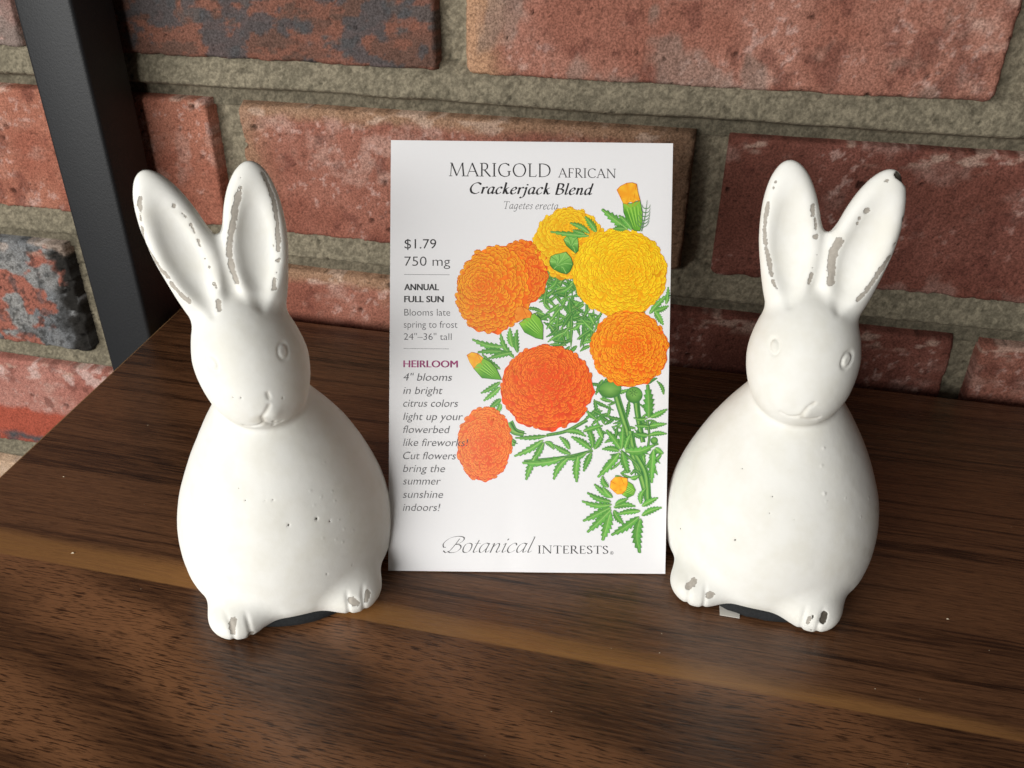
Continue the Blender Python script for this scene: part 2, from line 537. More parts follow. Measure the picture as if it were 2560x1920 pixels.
mv, mf, mc = build_mortar()
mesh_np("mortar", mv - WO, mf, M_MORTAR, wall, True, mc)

# ------------------------------------------------------------------ shelf
shelf = thing("wooden_shelf", "dark walnut shelf board with one pale stripe along its grain", "shelf")
shelf.location = (0.0, 0.17, -0.018)
def build_board():
    # corners of the top: the left end runs slightly out of square
    y0, y1 = 0.012, 0.3215
    xl = lambda y: -0.2202 - (y - 0.19) * 0.080
    xr = 0.46
    bm = bmesh.new()
    def v(x, y, z):
        return bm.verts.new((x - shelf.location.x, y - shelf.location.y, z - shelf.location.z))
    top = [v(xl(y0), y0, 0), v(xr, y0, 0), v(xr, y1, 0), v(xl(y1), y1, 0)]
    bot = [v(xl(y0), y0, -0.018), v(xr, y0, -0.018), v(xr, y1, -0.018), v(xl(y1), y1, -0.018)]
    bm.faces.new(top)
    bm.faces.new(bot[::-1])
    for i in range(4):
        bm.faces.new((bot[i], bot[(i + 1) % 4], top[(i + 1) % 4], top[i]))
    me = bpy.data.meshes.new("board")
    bm.normal_update()
    bm.to_mesh(me)
    bm.free()
    me.materials.append(M_WOOD)
    o = bpy.data.objects.new("board", me)
    col.objects.link(o)
    o.parent = shelf
    return xl, y0, y1, xr
xl, SY0, SY1, SXR = build_board()
def strip(name, pts, w, mat, parent):
    """a thin square-section banding following pts"""
    V, F = [], []
    pts = [Vector(p) - parent.location for p in pts]
    for i, p in enumerate(pts):
        d = (pts[min(i + 1, len(pts) - 1)] - pts[max(i - 1, 0)]).normalized()
        n = Vector((d.y, -d.x, 0))
        for a, b in ((0, 0.0), (1, 0.0), (1, -0.0172), (0, -0.0172)):
            V.append(p + n * (w * a) + Vector((0, 0, b)))
        if i:
            k = 4 * i
            for j in range(4):
                F.append((k - 4 + j, k - 4 + (j + 1) % 4, k + (j + 1) % 4, k + j))
    F += [(3, 2, 1, 0), (4 * (len(pts) - 1), 4 * (len(pts) - 1) + 1, 4 * (len(pts) - 1) + 2, 4 * (len(pts) - 1) + 3)]
    return mesh_np(name, np.array(V), np.array(F), mat, parent, False)
strip("edge_banding", [(xl(SY1) - 0.0001, SY1, -0.0003), (xl(SY0) - 0.0001, SY0, -0.0003)], 0.0006, M_TAN, shelf)
strip("edge_banding", [(SXR, SY1 + 0.0001, -0.0003), (xl(SY1), SY1 + 0.0001, -0.0003)], 0.0005, M_TAN, shelf)

# ------------------------------------------------------------------ black metal post
def bevel_box(name, lo, hi, bev, mat, parent=None, origin=(0, 0, 0)):
    bm = bmesh.new()
    bmesh.ops.create_cube(bm, size=1)
    c = [(a + b) / 2 for a, b in zip(lo, hi)]
    s = [b - a for a, b in zip(lo, hi)]
    for v in bm.verts:
        v.co = Vector([v.co[i] * s[i] + c[i] - origin[i] for i in range(3)])
    bmesh.ops.bevel(bm, geom=bm.edges[:], offset=bev, segments=3, profile=0.5, affect='EDGES')
    me = bpy.data.meshes.new(name)
    bm.to_mesh(me)
    bm.free()
    for p in me.polygons:
        p.use_smooth = True
    me.materials.append(mat)
    o = bpy.data.objects.new(name, me)
    col.objects.link(o)
    if parent:
        o.parent = parent
    return o
post = thing("metal_post", "black square metal upright rising past the left end of the shelf", "post")
post.location = (-0.2475, 0.3125, -0.3)
bevel_box("square_tube", (-0.2600, 0.3000, -0.3), (-0.2350, 0.3255, 0.34), 0.0018, M_BLACK, post, post.location)

# ------------------------------------------------------------------ rabbits: a smooth solid given by its distance field
def spline(zs, rs, n=400):
    zs=np.array(zs,float); rs=np.array(rs,float)
    m=np.gradient(rs,zs)
    q=np.linspace(zs[0],zs[-1],n); i=np.clip(np.searchsorted(zs,q)-1,0,len(zs)-2)
    h=zs[i+1]-zs[i]; t=(q-zs[i])/h
    r=(2*t**3-3*t**2+1)*rs[i]+(t**3-2*t**2+t)*h*m[i]+(-2*t**3+3*t**2)*rs[i+1]+(t**3-t**2)*h*m[i+1]
    return q,r
def ell(x,y,z,c,r):
    X=(x-c[0])/r[0];Y=(y-c[1])/r[1];Z=(z-c[2])/r[2]
    k0=np.sqrt(X*X+Y*Y+Z*Z)+1e-6
    k1=np.sqrt((X/r[0])**2+(Y/r[1])**2+(Z/r[2])**2)+1e-6
    return k0*(k0-1)/k1
def smin(a,b,k):
    h=np.clip(k-np.abs(a-b),0,None)/k
    return np.minimum(a,b)-h*h*k*.25
def smax(a,b,k): return -smin(-a,-b,k)
BODY=([-3,0,2,5,10,15,20,27,35,43,50,56,62,68,73,77],
      [22,24.6,27,29.0,30.0,30.2,29.9,28.5,25.6,21.9,17.9,13.9,9.9,6,2,-4])
BQ,BR=spline(*BODY)
EAR=dict(base=4.7,tilt=10.2,lean=4.0)
def ear_local(x,y,z,s):
    X=x-s*EAR['base'];Y=y-1.5;Z=z-80.
    a=np.radians(EAR['tilt'])*s; c,sn=np.cos(a),np.sin(a)
    X,Z=X*c-Z*sn, X*sn+Z*c
    b=np.radians(EAR['lean']); c,sn=np.cos(b),np.sin(b)
    Y,Z=Y*c-Z*sn, Y*sn+Z*c
    return X,Y,Z
def sdf(x,y,z):
    rho=np.sqrt(x*x+(y-.5)**2)
    r=np.interp(z,BQ,BR)
    sl=np.gradient(BR,BQ); s=np.interp(z,BQ,sl)
    d=(rho-r)/np.sqrt(1+s*s)
    # feet
    for sg,fx in((-1,-16.8),(1,14.4)):
        f=ell(x,y,z,(fx,-22.8,4.9),(8.0,8.2,5.7))
        d=smin(d,f,5.)
    # undercut between the feet and flat bottom
    d=smax(d,-(z-0.2),1.2)
    arch=2.6*np.exp(-(x/8.)**2)*np.clip((-y-8)/10,0,1)
    d=smax(d,arch-z,1.5)
    # head
    h=ell(x,y,z,(0,-1.5,70.5),(14.3,14.2,16.0))
    h=smin(h,ell(x,y,z,(0,-7.5,63.5),(9.5,9.0,8.5)),7.)
    h=smin(h,ell(x,y,z,(0,1.0,80),(9.0,7.5,8)),7.)
    d=smin(d,h,1.6)
    # ears
    e=None;cut=None
    for sg in(-1,1):
        X,Y,Z=ear_local(x,y,z,sg)
        ez=ell(X,Y,Z,(0,0,19.6),(7.6,4.6,21.2))
        ez=smin(ez,ell(X,Y,Z,(0,0.2,5),(4.3,4.6,9)),6.)
        e=ez if e is None else smin(e,ez,1.6)
        tq=np.clip(Z/20.,0,1);wq=.30+.70*tq*tq*(3-2*tq)
        cc=ell(X/wq,Y+(1-wq)*3.2,Z,(0,-5.1,19),(5.6,4.2,18.5))*.8
        cc=smax(cc,(6.5-Z)*.7,5.)
        cut=cc if cut is None else np.minimum(cut,cc)
    web=ell(x,y,z,(0,2.8,88),(6.,2.2,15.2))
    e=smin(e,web,2.5)
    d=smin(d,e,2.0)
    d=smax(d,-cut,2.2)
    # tail
    d=smin(d,ell(x,y,z,(0,29.5,9),(7,6,7)),4.)
    return d
def surface_nets(lo,hi,h):
    ax=[np.arange(lo[i],hi[i]+h,h,dtype=np.float32) for i in range(3)]
    nx,ny,nz=[len(a) for a in ax]
    # coarse pass finds the band near the surface, fine values only there
    V=np.full((nx,ny,nz),9,np.float32); B=24
    for i in range(0,nx,B):
        for j in range(0,ny,B):
            for k in range(0,nz,B):
                sx,sy,sz=ax[0][i:i+B],ax[1][j:j+B],ax[2][k:k+B]
                c=[s[len(s)//2] for s in(sx,sy,sz)]
                dc=float(sdf(np.float64(c[0]),np.float64(c[1]),np.float64(c[2])))
                if abs(dc)>B*h*1.35: V[i:i+B,j:j+B,k:k+B]=np.sign(dc)*9; continue
                V[i:i+B,j:j+B,k:k+B]=sdf(sx[:,None,None].astype(float),sy[None,:,None].astype(float),sz[None,None,:].astype(float))
    neg=V<0
    cnt=np.zeros((nx-1,ny-1,nz-1),np.uint8)
    for a in(0,1):
        for b in(0,1):
            for c in(0,1): cnt+=neg[a:nx-1+a,b:ny-1+b,c:nz-1+c]
    act=(cnt>0)&(cnt<8)
    idx=-np.ones(act.shape,np.int64); I=np.argwhere(act); idx[act]=np.arange(len(I))
    acc=np.zeros((len(I),3));num=np.zeros(len(I))
    cor=[(a,b,c) for a in(0,1) for b in(0,1) for c in(0,1)]
    for p in cor:
        for q in cor:
            if sum(abs(p[t]-q[t]) for t in range(3))==1 and p<q:
                v0=V[I[:,0]+p[0],I[:,1]+p[1],I[:,2]+p[2]];v1=V[I[:,0]+q[0],I[:,1]+q[1],I[:,2]+q[2]]
                m=(v0<0)!=(v1<0); t=np.where(m,v0/np.where(m,v0-v1,1),0)
                for c in range(3): acc[:,c]+=m*(p[c]+t*(q[c]-p[c]))
                num+=m
    P=(I+acc/num[:,None])*h+np.array(lo)
    F=[]
    sl=slice
    for axis in range(3):
        o=[a for a in range(3) if a!=axis]
        sh=[nx,ny,nz]
        a0=[sl(1,sh[i]-1) for i in range(3)];a1=list(a0);a0[axis]=sl(0,sh[axis]-1);a1[axis]=sl(1,sh[axis])
        s0=neg[tuple(a0)];s1=neg[tuple(a1)]
        E=np.argwhere(s0!=s1); off=np.array([1,1,1]);off[axis]=0
        E2=E+off
        fl=s0[tuple(E.T)]
        def cell(d0,d1):
            e=E2.copy(); e[:,o[0]]-=d0; e[:,o[1]]-=d1; return idx[tuple(e.T)]
        q=np.stack([cell(1,1),cell(0,1),cell(0,0),cell(1,0)],1)
        if axis==1: fl=~fl
        q[~fl]=q[~fl][:,::-1]
        F.append(q)
    F=np.concatenate(F); F=F[(F>=0).all(1)]
    for _ in range(3):
        x,y,z=P.T; d=sdf(x,y,z); e=.05
        g=np.stack([sdf(x+e,y,z)-d,sdf(x,y+e,z)-d,sdf(x,y,z+e)-d],1)/e
        P=P-(d/np.maximum((g*g).sum(1),.25))[:,None]*g*.8
    return P,F

# paint wear: strokes in rabbit millimetres with a half width
WEAR = {"left":{
 "chip":[[[[-14.2,1.8,114.4],[-15.0,1.7,112.0]],0.52],[[[-15.3,1.6,110.4],[-15.6,1.6,109.2]],0.31],[[[-16.0,1.9,107.2],[-16.3,3.0,103.2],[-15.5,1.4,99.6],[-14.7,0.9,96.8],[-13.8,0.2,95.2]],0.59],[[[-13.3,-0.1,93.2],[-12.2,-0.9,91.2],[-10.7,-2.0,89.2]],0.75],[[[-7.4,1.2,112.0]],0.52],[[[-6.2,1.1,110.0],[-5.8,1.0,109.2]],0.43],[[[-5.0,0.8,107.2],[-4.8,0.8,105.6]],0.44],[[[-4.5,0.7,103.2],[-4.4,0.8,102.0]],0.37],[[[-4.2,0.7,98.4]],0.27],[[[-3.8,0.1,96.4]],0.35],[[[-3.5,-1.2,92.5],[-3.4,-1.7,91.6]],0.55],[[[-3.8,-3.1,88.5],[-4.1,-4.5,87.1]],0.63],[[[8.6,2.1,116.9]],0.31],[[[8.2,1.5,114.8]],0.31],[[[7.4,1.4,113.6],[5.4,0.9,108.8],[3.4,0.6,104.4],[1.8,0.3,100.0],[1.3,-0.4,95.6],[1.6,-1.2,92.3]],0.71],[[[14.0,2.8,117.4],[14.7,2.0,114.4],[15.0,1.5,110.8],[14.6,0.9,106.0],[13.8,0.5,101.6],[13.1,0.4,98.8]],0.61],[[[12.4,0.8,99.6]],0.4],[[[12.6,0.0,96.1]],0.61],[[[11.4,-0.7,93.2]],0.26],[[[10.6,-1.1,91.7],[9.8,-2.0,89.7]],0.61],[[[-18.2,-29.0,8.5],[-18.6,-30.6,6.0]],0.9],[[[-14.3,-30.0,2.9]],1.2],[[[-11.2,-27.6,1.8]],0.78],[[[13.0,-30.3,7.2],[14.2,-30.8,6.2]],1.1],[[[17.8,-29.1,7.6],[17.0,-30.4,6.0]],0.79]],
 "dark":[[[[-1.7,4.2,105.2]],0.35],[[[-0.6,3.4,103.7]],0.45],[[[-0.6,4.1,102.8]],0.22]],
 "pit":[[[[-0.2,-25.6,33.8]],0.35],[[[7.1,-24.8,33.4]],0.42],[[[10.4,-24.4,31.4]],0.33],[[[-9.8,-20.5,40.4]],0.23],[[[-10.9,-18.5,43.1]],0.21],[[[-3.0,-22.5,40.4]],0.23],[[[7.4,-28.7,17.2]],0.22],[[[5.4,-16.2,66.4]],0.22],[[[-4.2,-16.5,68.4]],0.24],[[[-6.1,-15.7,68.4]],0.22],[[[-5.0,-22.2,40.4]],0.16],[[[23.2,-16.5,26.0]],0.2],[[[14.6,-25.9,16.0]],0.17]],
 "bump":[[[[6.6,-21.7,40.4]],0.21],[[[9.1,-22.0,38.1]],0.23],[[[12.2,-20.5,38.0]],0.21],[[[7.0,-23.3,36.8]],0.21],[[[12.5,-21.6,35.5]],0.24],[[[13.8,-24.3,27.6]],0.19],[[[16.2,-23.4,25.6]],0.22],[[[12.9,-25.6,24.4]],0.26],[[[12.8,-23.6,30.6]],0.21],[[[16.0,-21.6,30.6]],0.19],[[[11.4,-16.9,45.1]],0.19],[[[11.2,-26.0,26.1]],0.19],[[[7.8,-26.6,28.0]],0.19]],
 "groove":[[[[-5.7,-14.1,58.9],[-4.0,-14.8,58.6],[-2.2,-15.7,59.2],[-0.6,-16.5,60.4],[-0.6,-17.2,62.5],[0.6,-17.4,64.0],[1.8,-17.3,65.6]],0.0],[[[-0.6,-16.5,60.4],[1.0,-15.9,59.2],[3.6,-15.2,59.0]],0.0],[[[1.8,-16.2,60.0],[1.4,-15.3,58.4]],0.0],[[[2.2,-16.9,68.8],[2.2,-17.1,67.6]],0.0]],
 "eye":[[-8.7,-11.5,76.4],[8.3,-11.5,76.9]]},
"right":{
 "chip":[[[[-15.3,1.5,109.6],[-15.3,1.1,104.8],[-14.6,0.6,100.8],[-13.4,0.2,97.2],[-12.2,-0.4,94.4],[-11.4,-1.0,92.4]],0.63],[[[-10.8,-1.6,90.6],[-9.8,-2.2,89.2]],0.47],[[[-14.4,2.0,115.0]],0.3],[[[-14.6,1.8,113.6]],0.25],[[[-4.6,1.3,110.0],[-4.2,1.0,108.4]],0.68],[[[-3.5,1.1,107.2],[-2.9,0.8,104.9]],0.33],[[[-2.6,0.5,102.8]],0.76],[[[-1.8,-0.6,95.2]],0.31],[[[-1.8,-1.0,93.6],[-2.0,-1.6,91.7]],0.62],[[[3.0,0.4,102.4],[2.2,0.2,100.0],[2.2,-0.2,97.2],[3.0,-1.4,92.4]],1.07],[[[7.8,1.4,110.4]],0.79],[[[6.5,1.2,108.4]],0.5],[[[6.1,1.2,107.2]],0.37],[[[15.8,4.2,114.4]],0.49],[[[16.2,3.8,112.0]],0.54],[[[16.3,2.6,109.2],[16.5,3.8,106.4]],0.6],[[[15.7,1.4,102.8]],0.55],[[[15.3,1.1,99.6],[13.5,0.0,95.2],[11.7,-1.3,91.2],[10.2,-2.2,88.8]],0.64],[[[10.6,2.2,118.0]],0.34],[[[-1.4,0.1,98.4]],0.2],[[[-18.2,-27.7,9.5],[-19.4,-29.1,8.1]],1.0],[[[-13.1,-29.6,7.1]],1.19],[[[13.4,-30.3,7.2],[13.4,-30.8,5.9]],0.58]],
 "dark":[[[[13.0,3.4,119.2],[14.8,4.2,117.4]],1.02],[[[14.2,-30.0,7.8],[14.6,-30.5,2.9]],0.24],[[[17.3,-28.8,8.2],[17.0,-30.1,6.8]],0.87]],
 "pit":[[[[-10.5,-18.4,43.5]],0.26],[[[-9.2,-26.8,25.8]],0.36],[[[-24.4,-17.2,18.0]],0.36],[[[-1.8,-23.0,39.6]],0.26],[[[-1.8,-24.8,35.5]],0.23],[[[4.6,-24.7,34.9]],0.16]],
 "bump":[[[[8.8,-14.0,51.4]],0.37],[[[9.0,-16.6,47.6]],0.32],[[[10.9,-19.6,41.1]],0.51],[[[23.6,-9.5,34.9]],0.27],[[[22.0,-14.8,32.1]],0.26],[[[16.7,-16.7,38.8]],0.19],[[[-4.2,-16.3,50.9]],0.21],[[[11.8,-20.1,39.2]],0.19]],
 "groove":[[[[-3.6,-16.4,61.4],[-1.8,-16.6,60.8],[0.2,-16.9,61.2],[1.4,-17.1,62.4],[1.8,-17.3,63.6],[2.5,-17.2,64.8],[3.8,-16.9,66.0]],0.0],[[[1.4,-17.1,62.4],[1.8,-16.7,61.2],[3.8,-16.1,60.8],[5.8,-15.3,61.2]],0.0]],
 "eye":[[-8.0,-11.6,77.4],[9.8,-10.6,76.0]]}}

RP, RF = surface_nets((-36, -36, -1), (36, 40, 126), 0.4)

def stroke_dist(P, items, far=4.0):
    out = np.full(len(P), far)
    for pts, w in items:
        pts = np.array(pts, float)
        d = np.full(len(P), far + 2)
        if len(pts) == 1:
            d = np.linalg.norm(P - pts[0], axis=1)
        for a, b in zip(pts[:-1], pts[1:]):
            ab = b - a
            t = np.clip(((P - a) @ ab) / max(ab @ ab, 1e-9), 0, 1)
            d = np.minimum(d, np.linalg.norm(P - a - t[:, None] * ab, axis=1))
        out = np.minimum(out, d - w)
    return out

def normals(P):
    x, y, z = P.T
    e = 0.05
    d = sdf(x, y, z)
    g = np.stack([sdf(x + e, y, z) - d, sdf(x, y + e, z) - d, sdf(x, y, z + e) - d], 1)
    return g / np.linalg.norm(g, axis=1)[:, None]
RN = normals(RP)

def make_rabbit(wear, label, loc, yaw, bend, eye_h, seed, dirt_at):
    P = RP.copy()
    chip = stroke_dist(P, wear["chip"])
    dark = stroke_dist(P, wear["dark"])
    pit = stroke_dist(P, wear["pit"])
    bmp = stroke_dist(P, wear["bump"])
    gr = stroke_dist(P, wear["groove"])
    disp = -0.33 * np.exp(-(np.clip(gr, 0, None) / 0.42) ** 2)
    for e in wear["eye"]:
        e = np.array(e)
        q = P - e
        r = np.sqrt((q[:, 0] / 1.25) ** 2 + (q[:, 2] / 1.75) ** 2)
        near = np.linalg.norm(q, axis=1) < 5
        ring = np.exp(-((r - 1.0) / 0.25) ** 2)
        disp += np.where(near, eye_h * (-0.9 * ring + 0.35 * (1 - sm(0.5, 1.0, r))), 0)
    for fx in (-19.6, -15.0, 12.4, 16.8):
        disp -= 0.42 * np.exp(-((P[:, 0] - fx - (P[:, 1] + 27) * fx * .012) / 0.6) ** 2) * (1 - sm(-26, -23, P[:, 1])) * (1 - sm(7.5, 10.5, P[:, 2]))
    disp += 0.24 * (1 - sm(-0.4, 0.15, bmp))
    disp -= 0.35 * (1 - sm(-0.3, 0.1, pit))
    disp -= 0.12 * (1 - sm(-0.3, 0.3, chip))
    disp -= 0.5 * (1 - sm(-0.6, 0.3, dark))
    # a nose pad just above the mouth, and the slight unevenness of a slip casting
    disp += 0.5 * np.exp(-(((P[:, 0] - 2.4) / 2.0) ** 2 + ((P[:, 2] - 62.8) / 1.8) ** 2)) * (P[:, 1] < -8)
    disp += 0.28 * (fbm(P[:, 0] / 18 + P[:, 1] / 30 + 40, P[:, 2] / 18 + P[:, 1] / 25 + 40, seed, 3) - 0.5)
    disp += 0.05 * (fbm(P[:, 0] / 2 + 40, P[:, 2] / 2 + P[:, 1] / 3 + 40, seed + 9, 2) - 0.5)
    P = P + RN * disp[:, None]
    dirt = np.zeros(len(P))
    nz = fbm(P[:, 0] / 5 + 60, P[:, 2] / 5 + P[:, 1] / 7 + 60, seed + 5, 4)
    for (c, r, a) in dirt_at:
        dirt = np.maximum(dirt, a * (1 - sm(0.2, 1.0, np.linalg.norm((P - np.array(c)) / np.array(r), axis=1))))
    dirt = dirt * sm(0.35, 0.65, nz)
    dirt = np.maximum(dirt, 0.5 * (1 - sm(0.3, 1.1, np.abs(gr))) * sm(0.4, 0.6, nz))
    P[:, 0] -= bend * np.clip(P[:, 2] - 45, 0, None)
    t = thing("rabbit_figurine", label, "figurine", "white rabbit figurines beside the packet")
    t.location = loc
    t.rotation_euler = (0, 0, R(yaw))
    mesh_np("rabbit_body", P / 1000, RF, M_RABBIT, t, True, None, dict(chip=chip, dark=dark, pit=pit, dirt=dirt))
    # felt pad under the figure
    n = 64
    V, F = [], []
    rng = random.Random(seed)
    for i in range(n):
        a = 2 * math.pi * i / n
        rr = 26.6 + rng.uniform(-0.25, 0.25)
        for rad, z in ((rr - 0.6, 0.0), (rr, 0.5), (rr, 2.4), (rr - 1.5, 3.2)):
            V.append((rad * math.cos(a), rad * math.sin(a) - 1.5, z))
    for i in range(n):
        j = (i + 1) % n
        for k in range(3):
            F.append((4 * i + k, 4 * j + k, 4 * j + k + 1, 4 * i + k + 1))
    V += [(0, -1.5, 0), (0, -1.5, 3.4)]
    T = [(4 * ((i + 1) % n), 4 * i, 4 * n) for i in range(n)] + [(4 * i + 3, 4 * ((i + 1) % n) + 3, 4 * n + 1) for i in range(n)]
    mesh_np("base_pad", np.array(V) / 1000, [np.array(F), np.array(T)], M_FELT, t, True)
    return t

make_rabbit(WEAR["left"], "white rabbit figurine with pinholes in its belly, beside the price text of the packet",
            (-0.1062, 0.1765, 0), 31.5, 0.095, 0.2, 3, [((-1, -16, 61), (5, 6, 5), 0.7), ((22, -14, 12), (9, 12, 16), 0.35), ((-9, 0, 118), (6, 8, 6), 0.5)])
rr = make_rabbit(WEAR["right"], "white rabbit figurine with a black chipped ear tip and a paper corner under it",
            (0.0320, 0.2112, 0), -4.0, 0.0, 0.42, 8, [((26, -6, 22), (9, 22, 26), 0.5), ((3, -16, 60), (5, 6, 4), 0.3), ((17, -26, 5), (6, 7, 6), 0.4)])
# corner of a paper tag stuck under the base
def quad_sheet(name, pts, th, mat, parent):
    b = [(x, y, z) for x, y, z in pts]
    V = b + [(x, y, z + th) for x, y, z in b]
    F = [(3, 2, 1, 0), (4, 5, 6, 7)] + [(i, (i + 1) % 4, 4 + (i + 1) % 4, 4 + i) for i in range(4)]
    return mesh_np(name, np.array(V) / 1000, np.array(F), mat, parent, False)
quad_sheet("paper_tag", [(-9.6, -29.4, 0.12), (-4.2, -29.0, 0.12), (-4.5, -12, 0.12), (-11.5, -13.5, 0.12)], 0.18, M_TAG, rr)

# ------------------------------------------------------------------ seed packet
PW, PH, PT = 0.0825, 0.127, 0.0011
packet = thing("seed_packet", "white seed packet printed with orange and yellow marigolds, standing between the rabbits", "seed packet")
_a, _b = np.array((-0.0764, 0.1775)), np.array((0.0042, 0.1953))
_u = (_b - _a) / np.linalg.norm(_b - _a)
LEAN = R(29.2)
ux = Vector((_u[0], _u[1], 0))
bk = Vector((-_u[1], _u[0], 0))
vy = Vector((0, 0, 1)) * math.cos(LEAN) + bk * math.sin(LEAN)
nz_ = ux.cross(vy)                               # out of the printed face, towards the viewer
pm = Matrix.Identity(4)
for i in range(3):
    pm[i][0], pm[i][1], pm[i][2] = ux[i], vy[i], nz_[i]
pm[0][3], pm[1][3], pm[2][3] = _a[0], _a[1], 0.0004
packet.matrix_world = pm

def bulge(X, Y):
    """how far the filled envelope swells (m)"""
    a = np.clip(X / PW, 0, 1)
    b = np.clip(Y / PH, 0, 1)
    s = (4 * a * (1 - a)) ** 0.7 * (4 * b * (1 - b)) ** 0.5
    crease = -0.00010 * np.exp(-((X - 0.036) / 0.0035) ** 2) * np.exp(-(Y / 0.022) ** 2)
    return 0.0009 * s + crease

# artwork is placed by image pixel coordinates, mapped from the packet's image corners onto it
def image_to_packet(p):
    p = np.asarray(p, float)
    x, y = p[..., 0], p[..., 1]
    t = (x - 842) / 606
    s = (y - 308) / 927
    xa, xb = 842 - 3 * s, 1452.5 - 15.5 * s
    U = (x - xa) / (xb - xa)
    ya, yb = 308 + 3 * t, 1235 + 7 * t
    V = 1 - (y - ya) / (yb - ya)
    return np.stack([U * PW, V * PH], -1)
def z5(u, v):  # enlarged upper crop pixels to image pixels
    return ((960 + u / 2.962) / 1.1573, (340 + v / 2.962) / 1.1573)
def z6(u, v):  # the same for the lower image crop
    return ((960 + u / 2.861) / 1.1573, (880 + v / 2.861) / 1.1573)

def build_envelope():
    nu, nv = 60, 92
    U, W = np.meshgrid(np.linspace(0, PW, nu), np.linspace(0, PH, nv), indexing='ij')
    f = np.stack([U, W, bulge(U, W)], -1).reshape(-1, 3)
    b = np.stack([U, W, -PT - bulge(U, W)], -1).reshape(-1, 3)
    I = np.arange(nu * nv).reshape(nu, nv)
    q = np.stack([I[:-1, :-1], I[1:, :-1], I[1:, 1:], I[:-1, 1:]], -1).reshape(-1, 4)
    ring = np.concatenate([I[:, 0], I[-1, 1:], I[-2::-1, -1], I[0, -2:0:-1]])
    n = nu * nv
    q2 = np.stack([ring, ring + n, np.roll(ring, -1) + n, np.roll(ring, -1)], -1)
    o = mesh_np("envelope", np.concatenate([f, b]), [q, q[:, ::-1] + n, q2], M_PAPER, packet, True)
    return o
env = build_envelope()
md = env.modifiers.new("edges", 'EDGE_SPLIT')
md.split_angle = R(40)

class Ink:
    """flat printed shapes, each a hair above the one before"""
    def __init__(s, base):
        s.V, s.C, s.T, s.base = [], [], [], base
        s.n = 0
    def tris(s, pts, cols, tris, lev):
        P = image_to_packet(pts)
        Z = bulge(P[:, 0], P[:, 1]) + s.base + lev * 3.0e-7
        s.V.append(np.column_stack([P, Z]))
        c = np.asarray(cols, float)
        if c.ndim == 1:
            c = np.tile(c, (len(P), 1))
        s.C.append(c)
        s.T.append(np.asarray(tris) + s.n)
        s.n += len(P)
    def fan(s, pts, ccen, crim, lev, cen=None):
        pts = np.asarray(pts, float)
        c0 = pts.mean(0) if cen is None else np.asarray(cen, float)
        k = len(pts)
        crim = np.asarray(crim, float)
        if crim.ndim == 1:
            crim = np.tile(crim, (k, 1))
        j = np.arange(k)
        T = np.stack([np.zeros(k, int), 1 + j, 1 + (j + 1) % k], -1)
        s.tris(np.vstack([c0, pts]), np.vstack([ccen, crim]), T, lev)
    def ribbon(s, pts, w, colr, lev):
        pts = np.asarray(pts, float)
        w = np.broadcast_to(np.asarray(w, float), (len(pts),))
        d = np.gradient(pts, axis=0)
        d = d / np.maximum(np.linalg.norm(d, axis=1), 1e-9)[:, None]
        n = np.stack([-d[:, 1], d[:, 0]], -1)
        P = np.vstack([pts + n * w[:, None] / 2, pts - n * w[:, None] / 2])
        k = len(pts)
        j = np.arange(k - 1)
        T = np.concatenate([np.stack([j, j + 1, j + 1 + k], -1), np.stack([j, j + 1 + k, j + k], -1)])
        c = np.asarray(colr, float)
        if c.ndim == 2:
            c = np.vstack([c, c])
        s.tris(P, c, T, lev)
    def done(s, name, label=None, parent=None):
        T = np.concatenate(s.T)
        V = np.concatenate(s.V)
        a, b, c = V[T[:, 0]], V[T[:, 1]], V[T[:, 2]]
        area2 = np.cross(b - a, c - a)[:, 2]
        T[area2 < 0] = T[area2 < 0][:, ::-1]
        o = mesh_np(name, V, T[np.abs(area2) > 1e-14], M_INK, parent or packet, False, np.concatenate(s.C))
        if label:
            o["label"] = label
        return o

def crv(pts, n=8):
    P = np.array(pts, float)
    Q = np.vstack([2 * P[0] - P[1], P, 2 * P[-1] - P[-2]])
    out = []
    for i in range(1, len(Q) - 2):
        for t in np.linspace(0, 1, n, endpoint=False):
            a, b, c, d = Q[i - 1], Q[i], Q[i + 1], Q[i + 2]
            out.append(0.5 * (2 * b + (c - a) * t + (2 * a - 5 * b + 4 * c - d) * t * t + (3 * b - a - 3 * c + d) * t ** 3))
    out.append(P[-1])
    return np.array(out)

